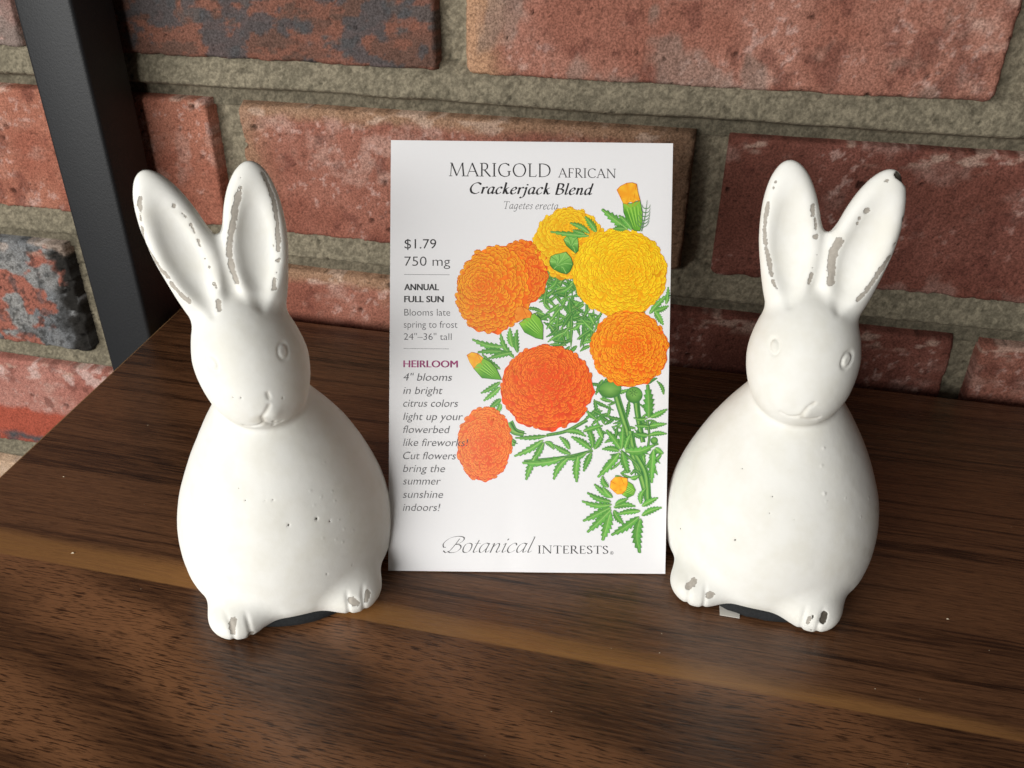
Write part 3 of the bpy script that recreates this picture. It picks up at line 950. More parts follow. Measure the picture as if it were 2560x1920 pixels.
# ---- blooms
def bloom(name, c, r, sw, pal, base, n=200, seed=1, rot=0.0, size=1.0, flat=0.0, ruff=0.05):
    """a pompon of scale-like petals; pal = (light, mid, deep, line) as 0-255 colours"""
    rng = np.random.default_rng(seed)
    n, size = int(n * 1.55), size * 0.84
    light, mid, deep, line = [lin(p) for p in pal]
    ink = Ink(base)
    cx, cy = c
    rx, ry = r
    ca, sa = math.cos(rot), math.sin(rot)
    def E(rad, ang):
        X, Y = rad * rx * math.cos(ang), rad * ry * math.sin(ang)
        k = 1 - rad ** 1.6
        return np.array([cx + X * ca - Y * sa + (sw[0] - cx) * k, cy + X * sa + Y * ca + (sw[1] - cy) * k])
    def tone(p):
        """0 at the light upper left, 1 at the lower right"""
        return float(np.clip(0.5 + 0.36 * ((p[0] - cx) / rx * 0.8 + (p[1] - cy) / ry * 0.75) + flat + rng.normal(0, 0.10), 0, 1))
    K = 90
    ang = np.linspace(0, 2 * math.pi, K, endpoint=False)
    rim = np.array([E(0.97 + ruff * (0.5 * math.sin(9 * a + seed) + 0.5 * math.sin(23 * a) * rng.uniform(0.3, 1)), a) for a in ang])
    ink.fan(rim, mid * 0.5 + deep * 0.5, np.array([deep * tone(p) + mid * (1 - tone(p)) for p in rim]), 0)
    lev = 1
    for i in range(n - 1, -1, -1):
        rad = math.sqrt((i + 0.4) / n) * 0.93 + rng.normal(0, 0.012)
        rad = max(rad, 0.01)
        a = i * 2.399963 + rng.normal(0, 0.16)
        p = E(rad, a)
        q = E(min(rad + 0.06, 1.05), a)
        d = q - p
        d = d / max(np.linalg.norm(d), 1e-6)
        nn = np.array([-d[1], d[0]])
        L = size * (4.0 + 9.5 * min(1, rad * 1.2)) * rng.uniform(0.85, 1.2)
        Wd = size * (3.2 + 6.2 * min(1, rad * 1.3)) * rng.uniform(0.85, 1.2)
        if rad > 0.8:
            L *= 0.85
        # scalloped fan
        tt = np.linspace(-1, 1, 9)
        prof = np.sqrt(np.clip(1 - 0.85 * tt ** 2, 0, 1)) + 0.09 * np.cos(tt * 9 + rng.uniform(0, 6)) + rng.normal(0, 0.03, 9)
        tip = np.array([p + d * (L * 0.62 * pr) + nn * (Wd * 0.92 * t) for t, pr in zip(tt, prof)])
        inner = np.array([p - d * L * 0.75 + nn * Wd * 0.45, p - d * L * 0.75 - nn * Wd * 0.45])
        poly = np.vstack([tip, inner])
        t = tone(p)
        lo = mid * (0.65 - 0.65 * t) + deep * (0.35 + 0.65 * t)
        hi = light * (1 - 0.40 * t) + mid * 0.40 * t
        if rad < 0.28:
            lo = lo * 0.6 + deep * 0.4
        jitter = rng.uniform(0.88, 1.1)
        lv = lev + (i % 3)
        # printed outline below the petal, pushed outward
        ol = poly + d * 1.4 * size
        lc = line * (0.5 + 0.5 * t) + (deep * 0.85) * (0.5 - 0.5 * t)
        ink.fan(ol, lc, lc, lv * 2)
        rimc = np.vstack([np.tile(hi * jitter, (9, 1)), np.tile(lo * 0.92, (2, 1))])
        ink.fan(poly, lo * jitter * 0.8 + hi * 0.2, np.clip(rimc, 0, 1), lv * 2 + 1)
        if i % 28 == 0:
            lev += 3
    return ink.done(name)

ORANGE = ((255, 186, 40), (250, 140, 24), (238, 92, 20), (206, 70, 16))
ORANGE2 = ((253, 166, 44), (247, 122, 26), (233, 84, 24), (208, 66, 20))
REDOR = ((253, 142, 44), (244, 98, 30), (226, 66, 24), (196, 50, 18))
REDOR2 = ((254, 160, 66), (246, 112, 42), (232, 76, 30), (208, 60, 24))
YEL = ((255, 226, 40), (252, 205, 24), (246, 160, 18), (214, 132, 8))
YEL2 = ((255, 222, 48), (251, 200, 30), (243, 150, 24), (216, 138, 14))
B0 = 1.5e-5
bloom("bloom", (1228, 530), (80, 77), (1228, 500), YEL2, B0 + 2.4e-5, 150, 2, -0.2, 1.0)
bloom("bloom", (1122, 594), (61, 76), (1115, 590), ORANGE2, B0 + 2.4e-5, 130, 3, 0.3, 1.0, 0.25)
bloom("bloom", (1067, 627), (80, 97), (1040, 618), ORANGE, B0 + 5.4e-5, 200, 4, 0.25, 1.05, 0.0)
bloom("bloom", (1336, 589), (106, 96), (1347, 580), YEL, B0 + 5.4e-5, 260, 5, 0.1, 1.05, -0.02, 0.03)
bloom("bloom", (1358, 752), (86, 83), (1362, 746), ORANGE, B0 + 9.0e-5, 210, 6, 0.2, 1.0, 0.08)
bloom("bloom", (1181, 838), (102, 94), (1178, 812), REDOR, B0 + 1.2e-4, 290, 7, 0.0, 0.92, 0.05)
bloom("bloom", (1046, 958), (60, 83), (1050, 960), REDOR2, B0 + 5.4e-5, 190, 8, 0.08, 0.85, 0.0)

# ---- leaves and stems
G_D, G_M, G_L, G_LINE = (60, 124, 56), (98, 172, 68), (156, 210, 112), (70, 124, 74)
leaf_rng = np.random.default_rng(12)
def leaflet(ink, b, t, w, lev, dark=None, teeth=7):
    b, t = np.array(b, float), np.array(t, float)
    d = t - b
    L = np.linalg.norm(d)
    d = d / L
    nn = np.array([-d[1], d[0]])
    bend = leaf_rng.normal(0, 0.06) * L
    dk = leaf_rng.uniform(0, 0.55) if dark is None else dark
    base = lin(G_M) * (1 - dk) + lin(G_D) * dk
    hi = lin(G_L) * (1 - dk) + lin(G_M) * dk
    k = teeth * 2 + 1
    ts = np.linspace(0, 1, k)
    def side(sg, grow=0.0):
        out = []
        for i, q in enumerate(ts):
            wv = (w * 0.43) * (math.sin(math.pi * min(1, q ** 0.75 * 0.98 + 0.02)) ** 0.8)
            tooth = (1.28 if i % 2 else 0.74) if 0 < i < k - 1 else 1
            adv = 0.05 * L if i % 2 else 0
            c = b + d * (q * L + adv * (q < 0.95)) + nn * bend * math.sin(math.pi * q)
            out.append(c + nn * sg * (wv * tooth + grow))
        return np.array(out)
    mid = np.array([b + d * q * L + nn * bend * math.sin(math.pi * q) for q in ts])
    for sg in (-1, 1):
        o = side(sg, 0.55)
        j = np.arange(k - 1)
        T = np.concatenate([np.stack([j, j + 1, j + 1 + k], -1), np.stack([j, j + 1 + k, j + k], -1)])
        ink.tris(np.vstack([mid, o]), lin(G_LINE), T, lev)
        o = side(sg)
        shade = 0.82 if sg > 0 else 1.08
        ce = np.tile(base * shade, (k, 1)) * leaf_rng.uniform(0.85, 1.15, (k, 1))
        cm = np.tile((hi * 0.5 + base * 0.5) * shade, (k, 1))
        ink.tris(np.vstack([mid, o]), np.vstack([cm, ce]), T, lev + 1)
    ink.ribbon(mid, np.linspace(1.5, 0.4, k), lin((168, 208, 120)) * (1 - 0.5 * dk), lev + 2)

S5, S6 = 1 / (2.962 * 1.1573), 1 / (2.861 * 1.1573)
def leaves(name, items5, items6, base, label=None, extra=None):
    ink = Ink(base)
    lev = 0
    for (b, t, w, *dk) in items5:
        leaflet(ink, z5(*b), z5(*t), w * S5, lev, dk[0] if dk else None)
        lev = lev + 3 if lev < 42 else 0
    for (b, t, w, *dk) in items6:
        leaflet(ink, z6(*b), z6(*t), w * S6, lev, dk[0] if dk else None)
        lev = lev + 3 if lev < 42 else 0
    if extra:
        extra(ink)
    return ink.done(name, label)

# back layer: the tangle of foliage between the flowers, then the lower sprays
back5, rng = [], np.random.default_rng(5)
for i in range(190):
    x, y = rng.uniform(1110, 1570), rng.uniform(1020, 1560)
    if x < 1220 and y > 1330:
        continue
    a = rng.choice([-2.4, -1.9, -1.2, -0.7, 0.2, 2.9, 2.4]) + rng.normal(0, 0.25)
    L = rng.uniform(80, 150)
    back5.append(((x, y), (x + L * math.cos(a), y + L * math.sin(a)), rng.uniform(20, 36), rng.uniform(0.0, 1.0)))
back5 += [((1380, 1560), (1390, 1120), 24, .7), ((1260, 1540), (1300, 1250), 22, .6), ((1450, 1560), (1480, 1380), 24, .8)]
back5 += [((880, 1560), (650, 1500), 50), ((900, 1600), (690, 1600), 52), ((945, 1600), (770, 1645), 46), ((950, 1560), (930, 1420), 54), ((985, 1600), (985, 1430), 50),
          ((960, 1640), (860, 1450), 46), ((1960, 1310), (2100, 1165), 46), ((2000, 1290), (2104, 1250), 44), ((2000, 1290), (2065, 1392), 50), ((2085, 1240), (2100, 1110), 34),
          ((1900, 1310), (1925, 1260), 34, .8), ((1100, 1180), (1150, 1120), 40, .6)]
back6 = [((830, 210), (690, 290), 40), ((830, 245), (710, 345), 42), ((830, 120), (700, 10), 38), ((835, 330), (750, 400), 46), ((835, 365), (800, 435), 38),
         ((1500, 340), (1640, 410), 22, .9), ((1490, 410), (1565, 455), 26, .8), ((1560, 190), (1510, 300), 34, .7), ((1500, 330), (1520, 470), 30, .8),
         ((1540, 400), (1430, 480), 34, .6), ((1600, 430), (1480, 520), 36, .6), ((1750, 340), (1730, 480), 30, .9), ((1720, 480), (1560, 440), 26, .9)]
for i in range(70):
    # small feathery leaflets between the stems at the lower right
    x, y = rng.uniform(1480, 2000), rng.uniform(200, 900)
    if x < 1560 + (y - 520) * 0.3 and y > 560:
        continue
    a = rng.uniform(0, 6.28)
    L = rng.uniform(60, 115)
    if x + L * math.cos(a) < 2020:
        back6.append(((x, y), (x + L * math.cos(a), y + L * math.sin(a)), rng.uniform(16, 30), rng.uniform(0.2, 1.0)))
def stems(ink):
    def stem(pts, w0, w1, colr, lev):
        P = crv([z6(*p) for p in pts], 6)
        n = len(P)
        ink.ribbon(P, np.linspace(w0 + 9, w1 + 9, n) * S6, lin(G_LINE), lev)
        ink.ribbon(P, np.linspace(w0, w1, n) * S6, lin(colr), lev + 1)
        ink.ribbon(P + np.array([-0.16 * w0 * S6, 0]), np.linspace(w0, w1, n) * S6 * 0.28, lin((142, 186, 96)), lev + 2)
        ink.ribbon(P + np.array([0.28 * w0 * S6, 0]), np.linspace(w0, w1, n) * S6 * 0.22, lin((58, 112, 54)), lev + 2)
    stem([(1640, 230), (1670, 340), (1705, 450), (1745, 580), (1790, 760), (1840, 880), (1890, 1060)], 40, 46, (96, 154, 72), 52)
    stem([(1800, 330), (1815, 460), (1850, 640)], 40, 26, (88, 146, 66), 56)
    stem([(1760, 560), (1790, 700), (1870, 860), (1890, 1060)], 36, 34, (104, 164, 78), 60)
    stem([(1880, 480), (1895, 600), (1880, 700), (1905, 670), (1960, 650)], 10, 8, (110, 150, 84), 64)
    stem([(1690, 700), (1800, 790), (1835, 850)], 12, 12, (104, 160, 80), 64)
    stem([(1760, 870), (1800, 845), (1840, 880)], 10, 9, (104, 160, 80), 64)
    stem([(1870, 820), (1915, 760), (1960, 690)], 12, 9, (104, 160, 80), 64)
    stem([(1160, 590), (1300, 560), (1450, 480)], 14, 18, (92, 150, 70), 50)
    stem([(890, 500), (930, 560), (1000, 580)], 60, 30, (104, 158, 76), 50)
    stem([(910, 640), (940, 650)], 50, 30, (104, 158, 76), 50)
    stem([(1000, 775), (1290, 745), (1490, 700)], 8, 12, (110, 160, 84), 51)
    # swollen bases of the flower heads
    for (cx, cy, rx, ry) in ((1612, 262, 78, 56), (1785, 300, 56, 54), (1930, 628, 22, 22)):
        a = np.linspace(0, 2 * math.pi, 30, endpoint=False)
        P = np.array([z6(cx + rx * math.cos(t), cy + ry * math.sin(t)) for t in a])
        O = np.array([z6(cx + (rx + 5) * math.cos(t), cy + (ry + 5) * math.sin(t)) for t in a])
        ink.fan(O, lin(G_LINE), lin(G_LINE), 68)
        ink.fan(P, lin((132, 182, 90)), np.array([lin((94, 152, 66)) if math.sin(t) < .2 else lin((70, 128, 54)) for t in a]), 69)
    for t in np.linspace(0, 2 * math.pi, 7, endpoint=False):
        ink.ribbon([z6(1780 + 6 * math.cos(t), 285 + 6 * math.sin(t)), z6(1780 + 30 * math.cos(t), 285 + 26 * math.sin(t))], 1.2, lin((44, 78, 44)), 70)
leaves("foliage", back5, back6, B0, None, stems)

front6 = [((1160, 595), (935, 608), 34), ((1135, 625), (928, 740), 46), ((1140, 640), (1045, 800), 48), ((1080, 740), (1015, 912), 52), ((1150, 635), (1212, 692), 38),
          ((1290, 750), (985, 785), 56), ((1310, 755), (1212, 910), 52), ((1385, 740), (1377, 928), 54), ((1450, 710), (1285, 752), 44), ((1330, 725), (1205, 655), 40),
          ((1325, 690), (1250, 600), 40), ((1480, 690), (1335, 600), 48), ((1480, 715), (1425, 850), 46), ((1500, 690), (1565, 575), 44), ((1490, 680), (1435, 520), 46),
          ((1560, 610), (1520, 490), 40), ((1300, 560), (1440, 600), 40), ((1420, 560), (1560, 520), 40),
          ((1690, 690), (1585, 550), 52), ((1695, 690), (1705, 515), 48), ((1720, 700), (1930, 655), 66), ((1700, 710), (1745, 862), 62), ((1680, 715), (1525, 892), 58), ((1680, 700), (1555, 690), 42),
          ((1640, 760), (1560, 830), 40), ((1720, 690), (1760, 580), 40),
          ((1925, 690), (1912, 935), 58), ((1935, 680), (1995, 722), 42), ((1890, 465), (1880, 225), 76), ((1900, 462), (2022, 402), 42), ((1897, 522), (2018, 508), 34), ((1892, 588), (2018, 580), 36),
          ((1890, 590), (1790, 575), 34), ((1880, 468), (1780, 462), 24), ((1890, 525), (1790, 520), 26),
          ((1625, 1090), (1412, 1060), 46), ((1620, 1108), (1420, 1208), 56), ((1620, 1125), (1450, 1290), 60), ((1615, 1140), (1560, 1350), 74), ((1640, 1130), (1712, 1232), 50),
          ((1640, 1108), (1795, 1104), 46), ((1650, 1090), (1742, 1046), 40), ((1620, 1070), (1450, 1000), 44), ((1610, 1040), (1500, 940), 42), ((1600, 965), (1560, 880), 46), ((1630, 1040), (1560, 960), 40),
          ((1830, 1135), (1660, 1160), 42), ((1822, 1178), (1622, 1310), 62), ((1830, 1190), (1831, 1442), 76), ((1840, 1168), (1985, 1112), 46), ((1842, 1100), (1957, 1040), 46), ((1832, 1085), (1872, 970), 42),
          ((1700, 900), (1650, 880), 30), ((1760, 900), (1820, 880), 34)]
front5 = [((1510, 742), (1225, 712), 40, .1), ((1515, 722), (1370, 648), 42, .1), ((1565, 712), (1482, 600), 52, .1), ((1480, 730), (1390, 700), 34, .3),
          ((1800, 692), (1605, 545), 66), ((1780, 690), (1690, 690), 46), ((1830, 695), (1730, 590), 46)]
def fern(ink):
    P = crv([z5(1900, 705), z5(1925, 600), z5(1942, 478)], 8)
    ink.ribbon(P, np.linspace(2.2, 0.8, len(P)), lin((88, 128, 84)), 44)
    for i in range(6):
        q = P[2 + i * 2]
        for sg in (-1, 1):
            L = 20 - i * 1.6
            e = q + np.array([sg * L * 0.75, -L * 0.75])
            ink.ribbon(crv([q, (q + e) / 2 + np.array([sg * 2, 2]), e], 4), np.linspace(2.0, 0.7, 9), lin((96, 140, 92)), 45)
leaves("foliage", front5, front6, B0 + 1.55e-4, None, fern)

# ---- buds
def bud(petals, calyx, pcol, lev_base, label=None):
    ink = Ink(lev_base)
    c = np.array(calyx, float)
    cc = c.mean(0)
    ink.fan(cc + (c - cc) * 1.05, lin((60, 110, 50)), lin((60, 110, 50)), 0)
    rim = np.array([lin((150, 206, 70)) * (1 - f) + lin((74, 146, 48)) * f for f in np.linspace(0, 1, len(c))])
    ink.fan(c, lin((122, 188, 66)), rim, 1)
    axis = (c[-1] + c[0]) / 2 - cc
    p = np.array(petals, float)
    pc = p.mean(0)
    for f in (-0.62, -0.45, -0.3, -0.12, 0.04, 0.2, 0.36, 0.52):
        a = pc + (cc - pc) * 0.62 + np.array([(cc - pc)[1], -(cc - pc)[0]]) * f * 0.55
        b = cc + (cc - pc) * 0.55 + np.array([(cc - pc)[1], -(cc - pc)[0]]) * f * 0.30
        ink.ribbon([a, (a + b) / 2, b], [0.9, 1.2, 0.5], lin((72, 136, 48)) if f in (-0.62, -0.3, 0.04, 0.36) else lin((176, 222, 104)), 2)
    ink.fan(pc + (p - pc) * 1.05, lin(pcol[2]), lin(pcol[2]), 3)
    ink.fan(p, lin(pcol[1]), np.array([lin(pcol[0]) if i % 2 else lin(pcol[1]) for i in range(len(p))]), 4)
    for i in range(0, len(p), 2):
        ink.ribbon([p[i], pc + (cc - pc) * 0.45 + (p[i] - pc) * 0.35], [1.0, 0.7], lin(pcol[2]), 5)
    return ink.done("flower_bud", label)
BO = ((253, 200, 56), (248, 166, 40), (212, 106, 24))
bud([z5(*p) for p in ((1720, 405), (1745, 378), (1790, 356), (1830, 352), (1862, 362), (1872, 420), (1888, 478), (1860, 480), (1838, 495), (1815, 488), (1790, 505), (1765, 498), (1742, 450))],
    [z5(*p) for p in ((1765, 500), (1820, 505), (1888, 482), (1905, 560), (1905, 640), (1888, 700), (1845, 696), (1800, 640), (1770, 570))], BO, B0 + 1.50e-4)
BR = ((246, 160, 52), (238, 132, 38), (196, 84, 22))
bud([z5(*p) for p in ((962, 1310), (980, 1268), (1020, 1262), (1062, 1284), (1088, 1310), (1076, 1342), (1040, 1345), (1010, 1362), (978, 1372), (968, 1345))],
    [z5(*p) for p in ((1000, 1385), (1050, 1345), (1108, 1312), (1150, 1350), (1172, 1400), (1170, 1500), (1120, 1490), (1040, 1450))], BR, B0 + 1.50e-4)
bud([z6(*p) for p in ((592, 20), (625, 0), (665, 8), (705, 38), (690, 70), (668, 80), (640, 112), (612, 70))],
    [z6(*p) for p in ((640, 112), (668, 75), (705, 40), (760, 70), (800, 115), (835, 192), (780, 188), (700, 180))], BO, B0 + 1.50e-4)
bud([z6(*p) for p in ((1620, 920), (1650, 892), (1690, 890), (1735, 900), (1738, 940), (1725, 985), (1700, 1010), (1665, 1012), (1640, 990), (1615, 965))],
    [z6(*p) for p in ((1700, 1015), (1722, 985), (1735, 920), (1775, 945), (1795, 985), (1780, 1020), (1740, 1040))], BO, B0 + 1.76e-4)
def calyx(pts):
    ink = Ink(B0 + 1.50e-4)
    p = np.array(pts)
    ink.fan(p.mean(0) + (p - p.mean(0)) * 1.05, lin((58, 112, 48)), lin((58, 112, 48)), 0)
    ink.fan(p, lin((120, 182, 84)), np.array([lin((140, 198, 96)) if i < len(p) / 2 else lin((70, 138, 54)) for i in range(len(p))]), 1)
    c = p.mean(0)
    for i in range(0, len(p) - 1):
        ink.ribbon([p[i] * 0.95 + c * 0.05, p[i] * 0.4 + c * 0.6, p[-2] * 0.55 + c * 0.45], [1.3, 1.0, 0.5], lin((72, 134, 58)) if i % 2 else lin((164, 214, 120)), 2 + i % 2)
    ink.ribbon(np.vstack([p[len(p) // 2:], p[:1]]), 1.5, lin((58, 114, 50)), 4)
    return ink.done("flower_bud")
calyx([z5(*p) for p in ((1222, 930), (1232, 895), (1262, 880), (1290, 875), (1340, 862), (1375, 900), (1392, 950), (1370, 1000), (1345, 1020), (1300, 1010), (1250, 985), (1228, 960))])
calyx([z5(*p) for p in ((1325, 770), (1350, 742), (1400, 735), (1425, 755), (1432, 800), (1432, 850), (1412, 868), (1375, 838), (1345, 812))])

# ------------------------------------------------------------------ lettering
INK = lin((38, 36, 38))
GREY = lin((70, 68, 72))
LB0 = B0 + 2.0e-6                                # print of the text lies on top
def sans(ink, text, x0, x1, base, caph, colr, zz, shear=0.0, off=0.0):
    """built-in sans outline stretched into the box given in image crop pixels"""
    cu = bpy.data.curves.new("text", 'FONT')
    cu.body = text
    cu.size = 1.0
    cu.shear = shear
    cu.offset = off
    cu.resolution_u = 4
    o = bpy.data.objects.new("text", cu)
    col.objects.link(o)
    dg = bpy.context.evaluated_depsgraph_get()
    dg.update()
    me = o.evaluated_get(dg).to_mesh()
    V = np.array([v.co[:2] for v in me.vertices])
    T = []
    me.calc_loop_triangles()
    for p in me.loop_triangles:
        T.append(tuple(p.vertices))
    o.evaluated_get(dg).to_mesh_clear()
    bpy.data.objects.remove(o)
    bpy.data.curves.remove(cu)
    cap = 0.73
    xs = (V[:, 0] - V[:, 0].min()) / (V[:, 0].max() - V[:, 0].min())
    X = x0 + xs * (x1 - x0)
    Y = base - V[:, 1] / cap * caph
    P = np.array([zz(a, b) for a, b in zip(X, Y)])
    ink.tris(P, colr, np.array(T), 0)

def C_(*p): return ('c', p)
def T_(*p): return ('T', p)
def t_(*p): return ('t', p)
def S_(x, y, w=0.30): return ('t', ((x - w / 2, y), (x + w / 2, y)))
CAPS = {
 'M': (1.10, [t_((.10, 0), (.17, 1)), T_((.17, 1), (.52, .03)), t_((.52, .03), (.90, 1)), T_((.90, 1), (.99, 0)), S_(.10, .015, .22), S_(.99, .015, .26), S_(.13, .985, .14), S_(.93, .985, .12)]),
 'A': (.84, [t_((.06, 0), (.40, 1)), T_((.39, 1), (.77, 0)), t_((.18, .36), (.63, .36)), S_(.06, .015, .22), S_(.77, .015, .26)]),
 'R': (.76, [T_((.14, 0), (.14, 1)), C_((.10, .98), (.34, .985), (.50, .88), (.50, .63), (.36, .50), (.14, .485)), T_((.31, .50), (.70, 0.0)), S_(.14, .015, .26), S_(.70, .015, .16), S_(.08, .985, .14)]),
 'I': (.30, [T_((.15, 0), (.15, 1)), S_(.15, .015, .26), S_(.15, .985, .26)]),
 'G': (.92, [C_((.78, .84), (.64, .96), (.47, .99), (.22, .86), (.09, .50), (.21, .15), (.46, .01), (.66, .03), (.80, .11)), T_((.79, .10), (.79, .40)), S_(.79, .40, .24), t_((.77, .98), (.785, .80))]),
 'O': (1.0, [C_((.50, .99), (.23, .88), (.09, .50), (.23, .12), (.50, .01), (.77, .12), (.91, .50), (.77, .88), (.50, .99))]),
 'L': (.60, [T_((.14, 0), (.14, 1)), t_((.10, .02), (.54, .02)), t_((.53, 0), (.58, .17)), S_(.14, .985, .26)]),
 'D': (.92, [T_((.15, 0), (.15, 1)), C_((.08, .985), (.44, .97), (.72, .82), (.83, .50), (.72, .18), (.44, .03), (.08, .015))]),
 'F': (.60, [T_((.14, 0), (.14, 1)), t_((.08, .98), (.52, .98)), t_((.52, 1), (.54, .83)), t_((.14, .52), (.42, .52)), t_((.42, .60), (.42, .44)), S_(.14, .015, .26)]),
 'E': (.62, [T_((.14, 0), (.14, 1)), t_((.08, .98), (.52, .98)), t_((.52, 1), (.54, .83)), t_((.14, .52), (.42, .52)), t_((.42, .60), (.42, .44)), t_((.08, .02), (.54, .02)), t_((.54, 0), (.58, .17))]),
 'C': (.86, [C_((.78, .84), (.64, .96), (.47, .99), (.22, .86), (.09, .50), (.21, .15), (.46, .01), (.66, .04), (.80, .16)), t_((.77, .98), (.785, .79))]),
 'N': (.98, [t_((.14, 0), (.14, 1)), T_((.13, 1), (.82, .02)), t_((.82, 0), (.82, 1)), S_(.14, .015, .24), S_(.82, .985, .24), S_(.08, .985, .12)]),
 'T': (.76, [T_((.38, 0), (.38, 1)), t_((.04, .98), (.72, .98)), t_((.04, 1), (.03, .83)), t_((.72, 1), (.73, .83)), S_(.38, .015, .28)]),
 'S': (.54, [C_((.43, .83), (.35, .95), (.25, .985), (.11, .92), (.07, .76), (.17, .60), (.35, .46), (.47, .28), (.43, .10), (.27, .01), (.15, .03), (.06, .15)), t_((.425, .97), (.44, .80)), t_((.06, .02), (.05, .19))]),
 'B': (.68, [T_((.15, 0), (.15, 1)), C_((.08, .985), (.36, .98), (.52, .87), (.50, .64), (.36, .53), (.15, .52)), C_((.15, .52), (.42, .50), (.60, .38), (.58, .14), (.40, .015), (.08, .015))]),
}
LOW = {
 'a': (.58, [C_((.44, .55), (.30, .62), (.13, .50), (.07, .25), (.14, .03), (.27, .05), (.42, .28)), C_((.46, .62), (.42, .30), (.43, .05), (.52, .05), (.59, .13))]),
 'c': (.48, [C_((.43, .48), (.36, .61), (.21, .58), (.08, .38), (.08, .14), (.20, .0), (.34, .05), (.45, .16))]),
 'd': (.60, [C_((.44, .55), (.30, .62), (.13, .50), (.07, .25), (.14, .03), (.27, .05), (.42, .28)), C_((.50, 1.04), (.45, .50), (.43, .06), (.53, .05), (.60, .13)), t_((.42, 1.02), (.50, 1.04))]),
 'e': (.48, [C_((.09, .28), (.30, .36), (.41, .48), (.33, .61), (.21, .58), (.08, .38), (.08, .14), (.20, .0), (.34, .04), (.45, .15))]),
 'g': (.58, [C_((.44, .55), (.30, .62), (.13, .50), (.07, .25), (.14, .05), (.27, .07), (.42, .28)), C_((.46, .62), (.42, .20), (.39, -.15), (.26, -.33), (.07, -.26))]),
 'i': (.31, [C_((.04, .50), (.14, .60), (.14, .40), (.13, .06), (.21, .03), (.31, .12)), T_((.15, .80), (.19, .90))]),
 'j': (.30, [C_((.04, .50), (.16, .60), (.15, .20), (.10, -.20), (-.06, -.34), (-.15, -.26)), T_((.17, .80), (.21, .90))]),
 'k': (.56, [T_((.13, 0), (.15, 1.04)), C_((.14, .28), (.30, .50), (.45, .60)), C_((.22, .38), (.35, .12), (.45, .02), (.56, .11)), t_((.06, 1.02), (.15, 1.04))]),
 'l': (.30, [C_((.15, 1.04), (.13, .50), (.12, .07), (.20, .03), (.30, .12)), t_((.06, 1.02), (.15, 1.04))]),
 'n': (.60, [T_((.14, .61), (.12, 0)), C_((.13, .34), (.28, .57), (.40, .57), (.43, .38), (.41, .07), (.50, .03), (.60, .13)), t_((.03, .53), (.14, .61))]),
 'o': (.54, [C_((.27, .62), (.12, .54), (.07, .31), (.12, .08), (.27, .0), (.42, .08), (.47, .31), (.42, .54), (.27, .62))]),
 'r': (.44, [T_((.14, .61), (.12, 0)), C_((.13, .34), (.24, .55), (.36, .61), (.43, .53)), t_((.03, .53), (.14, .61))]),
 's': (.40, [C_((.35, .50), (.25, .62), (.12, .54), (.13, .42), (.28, .28), (.30, .12), (.18, .0), (.05, .09))]),
 't': (.34, [C_((.18, .82), (.14, .40), (.13, .07), (.21, .02), (.33, .11)), t_((.03, .60), (.33, .60))]),
}
SCRIPT_B = (.86, [C_((.52, .90), (.40, .45), (.26, .10), (.10, .0), (-.06, .12)), C_((.00, .34), (-.13, .36), (-.20, .60), (.00, .92), (.36, 1.05), (.68, 1.0), (.76, .82), (.62, .62), (.40, .53)), C_((.40, .53), (.66, .50), (.78, .30), (.64, .06), (.36, -.01), (.18, .08))])

def pen(ink, glyphs, x0, x1, base, caph, colr, zz, thick, thin, shear=0.0, nib=15, space=0.06, base1=None):
    """letters written with a broad pen, fitted between x0 and x1; base1 lets the line drift"""
    adv, G = 0.0, []
    for g in glyphs:
        if g is None:
            adv += 0.30
            continue
        w, st = g
        G.append((adv, st))
        adv += w + space
    adv -= space
    sx = (x1 - x0) / adv
    nb = np.array([math.cos(R(nib)), math.sin(R(nib))])
    lv = 0
    for (ax, st) in G:
        for kind, pts in st:
            P = np.array(pts, float)
            if kind == 'c':
                P = crv(P, 7)
            elif len(P) == 2:
                P = np.linspace(P[0], P[1], 4)
            d = np.gradient(P, axis=0)
            d = d / np.maximum(np.linalg.norm(d, axis=1), 1e-9)[:, None]
            if kind == 'T':
                w = np.full(len(P), thick)
            elif kind == 't':
                w = np.full(len(P), thin)
            else:
                w = thin + (thick - thin) * np.abs(d[:, 0] * nb[1] - d[:, 1] * nb[0]) ** 1.3
            n = np.stack([-d[:, 1], d[:, 0]], -1) * (w / 2)[:, None]
            Q = np.vstack([P + n, P - n])
            X = x0 + (ax + Q[:, 0]) * sx + Q[:, 1] * caph * shear
            b = base if base1 is None else base + (base1 - base) * (X - x0) / (x1 - x0)
            Y = b - Q[:, 1] * caph
            PP = np.array([zz(a, c) for a, c in zip(X, np.broadcast_to(Y, X.shape))])
            k = len(P)
            j = np.arange(k - 1)
            T = np.concatenate([np.stack([j, j + 1, j + 1 + k], -1), np.stack([j, j + 1 + k, j + k], -1)])
            ink.tris(PP, colr, T, lv % 4)
            lv += 1

def word(s, table):
    return [None if ch == ' ' else table.get(ch) or CAPS[ch] for ch in s]

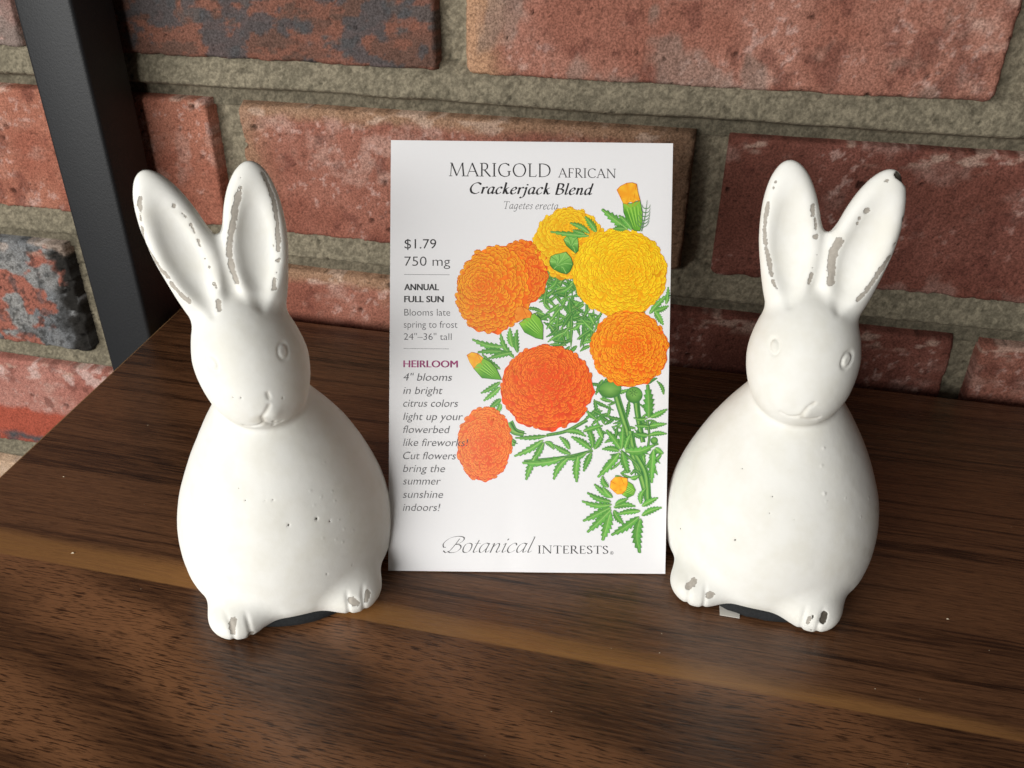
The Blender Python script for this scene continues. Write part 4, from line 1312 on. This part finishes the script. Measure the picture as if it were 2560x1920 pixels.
k = Ink(LB0)
pen(k, word("MARIGOLD", CAPS), 476, 1232, 309, 97, INK, z5, .098, .046, 0, 15, .07, 313)
pen(k, word("AFRICAN", CAPS), 1286, 1714, 314, 67, INK, z5, .105, .055, 0, 15, .08, 317)
pen(k, word("Crackerjack", LOW) + [None] + word("Blend", LOW), 618, 1530, 436, 80, INK, z5, .150, .050, .26, 30, .035, 441)
k.done("title_text")
k = Ink(LB0)
pen(k, word("Tagetes erecta", LOW), 873, 1282, 546, 55, GREY, z5, .075, .045, .22, 30, .05, 549)
k.done("latin_name_text")
k = Ink(LB0)
sans(k, "$1.79", 147, 382, 838, 73, INK, z5, 0, -.003)
sans(k, "750 mg", 147, 486, 965, 73, INK, z5, 0, -.008)
k.ribbon([z5(145, 1028), z5(300, 1029), z5(482, 1030)], 0.8, GREY, 0)
k.done("price_text")
k = Ink(LB0)
for dx in (-1.8, 0, 1.8):
    sans(k, "ANNUAL", 147 + dx, 402 + dx, 1143, 48, INK, z5, 0, .008)
for dx in (-1.8, 0, 1.8):
    sans(k, "FULL SUN", 147 + dx, 438 + dx, 1231, 48, INK, z5, 0, .008)
sans(k, "Blooms late", 147, 487, 1330, 53, GREY, z5, 0, -.008)
sans(k, "spring to frost", 144, 541, 1419, 53, GREY, z5, 0, -.008)
sans(k, "24\"\u201336\" tall", 144, 498, 1508, 52, GREY, z5, 0, -.008)
k.ribbon([z5(142, 1572), z5(300, 1573), z5(478, 1574)], 0.8, GREY, 0)
k.done("growing_text")
k = Ink(LB0)
for dx in (-2.4, -0.8, 0.8, 2.4):
    sans(k, "HEIRLOOM", 138 + dx, 525 + dx, 107, 52, lin((176, 62, 126)), z6, 0, 0)
k.done("heirloom_text")
k = Ink(B0 + 1.0e-4)
for s, xe, yb in (("4\" blooms", 485, 203), ("in bright", 417, 298), ("citrus colors", 528, 389), ("light up your", 563, 484), ("flowerbed", 471, 577), ("like fireworks!", 602, 670),
                  ("Cut flowers", 514, 765), ("bring the", 436, 857), ("summer", 406, 947), ("sunshine", 423, 1043), ("indoors!", 403, 1137)):
    sans(k, s, 136, xe, yb, 57, GREY, z6, .21, -.008)
k.done("description_text")
k = Ink(LB0)
pen(k, [SCRIPT_B] + word("otanical", LOW), 428, 1052, 1438, 112, INK, z6, .058, .016, .42, 35, -.012)
pen(k, word("INTERESTS", CAPS), 1100, 1604, 1443, 57, INK, z6, .115, .05, 0, 15, .09, 1446)
a = np.linspace(0, 2 * math.pi, 17)
k.ribbon(np.array([z6(1628 + 11 * math.cos(t), 1440 + 11 * math.sin(t)) for t in a]), 0.7, GREY, 0)
pen(k, [CAPS['R']], 1623, 1634, 1446, 12, GREY, z6, .2, .12)
k.done("maker_name_text")

# ------------------------------------------------------------------ crumbs on the shelf
def crumbs():
    rng = np.random.default_rng(4)
    V, T = [], []
    spots = [(-0.1999, 0.1953, .5), (-0.2283, 0.2586, .3), (-0.1723, 0.1629, .8), (0.0049, 0.1651, .4), (0.0049, 0.1720, .3), (0.083, 0.196, .6), (-0.150, 0.248, .4), (-0.19, 0.23, .35), (-0.02, 0.14, .25), (0.06, 0.166, .3)]
    spots += [(rng.uniform(-.2, .13), rng.uniform(.11, .31), rng.uniform(.12, .25)) for _ in range(26)]
    for (x, y, s) in spots:
        n = len(V)
        a = rng.uniform(0, 6.28)
        for dx, dy, dz in ((-1, 0, 0), (0.4, 0.5, 0), (0.5, -0.5, 0), (0, 0, 0.7)):
            u, w = dx * 1.3 * math.cos(a) - dy * math.sin(a), dx * 1.3 * math.sin(a) + dy * math.cos(a)
            V.append((x + u * s / 1500, y + w * s / 1500, 0.00003 + dz * s / 1500))
        T += [(n, n + 1, n + 2), (n, n + 1, n + 3), (n + 1, n + 2, n + 3), (n + 2, n, n + 3)]
    o = mesh_np("crumbs", np.array(V), np.array(T), M_DUST, None, False)
    o["kind"] = "stuff"
    o["label"] = "tiny pale crumbs and dust scattered on the walnut shelf"
    o["category"] = "crumbs"
crumbs()
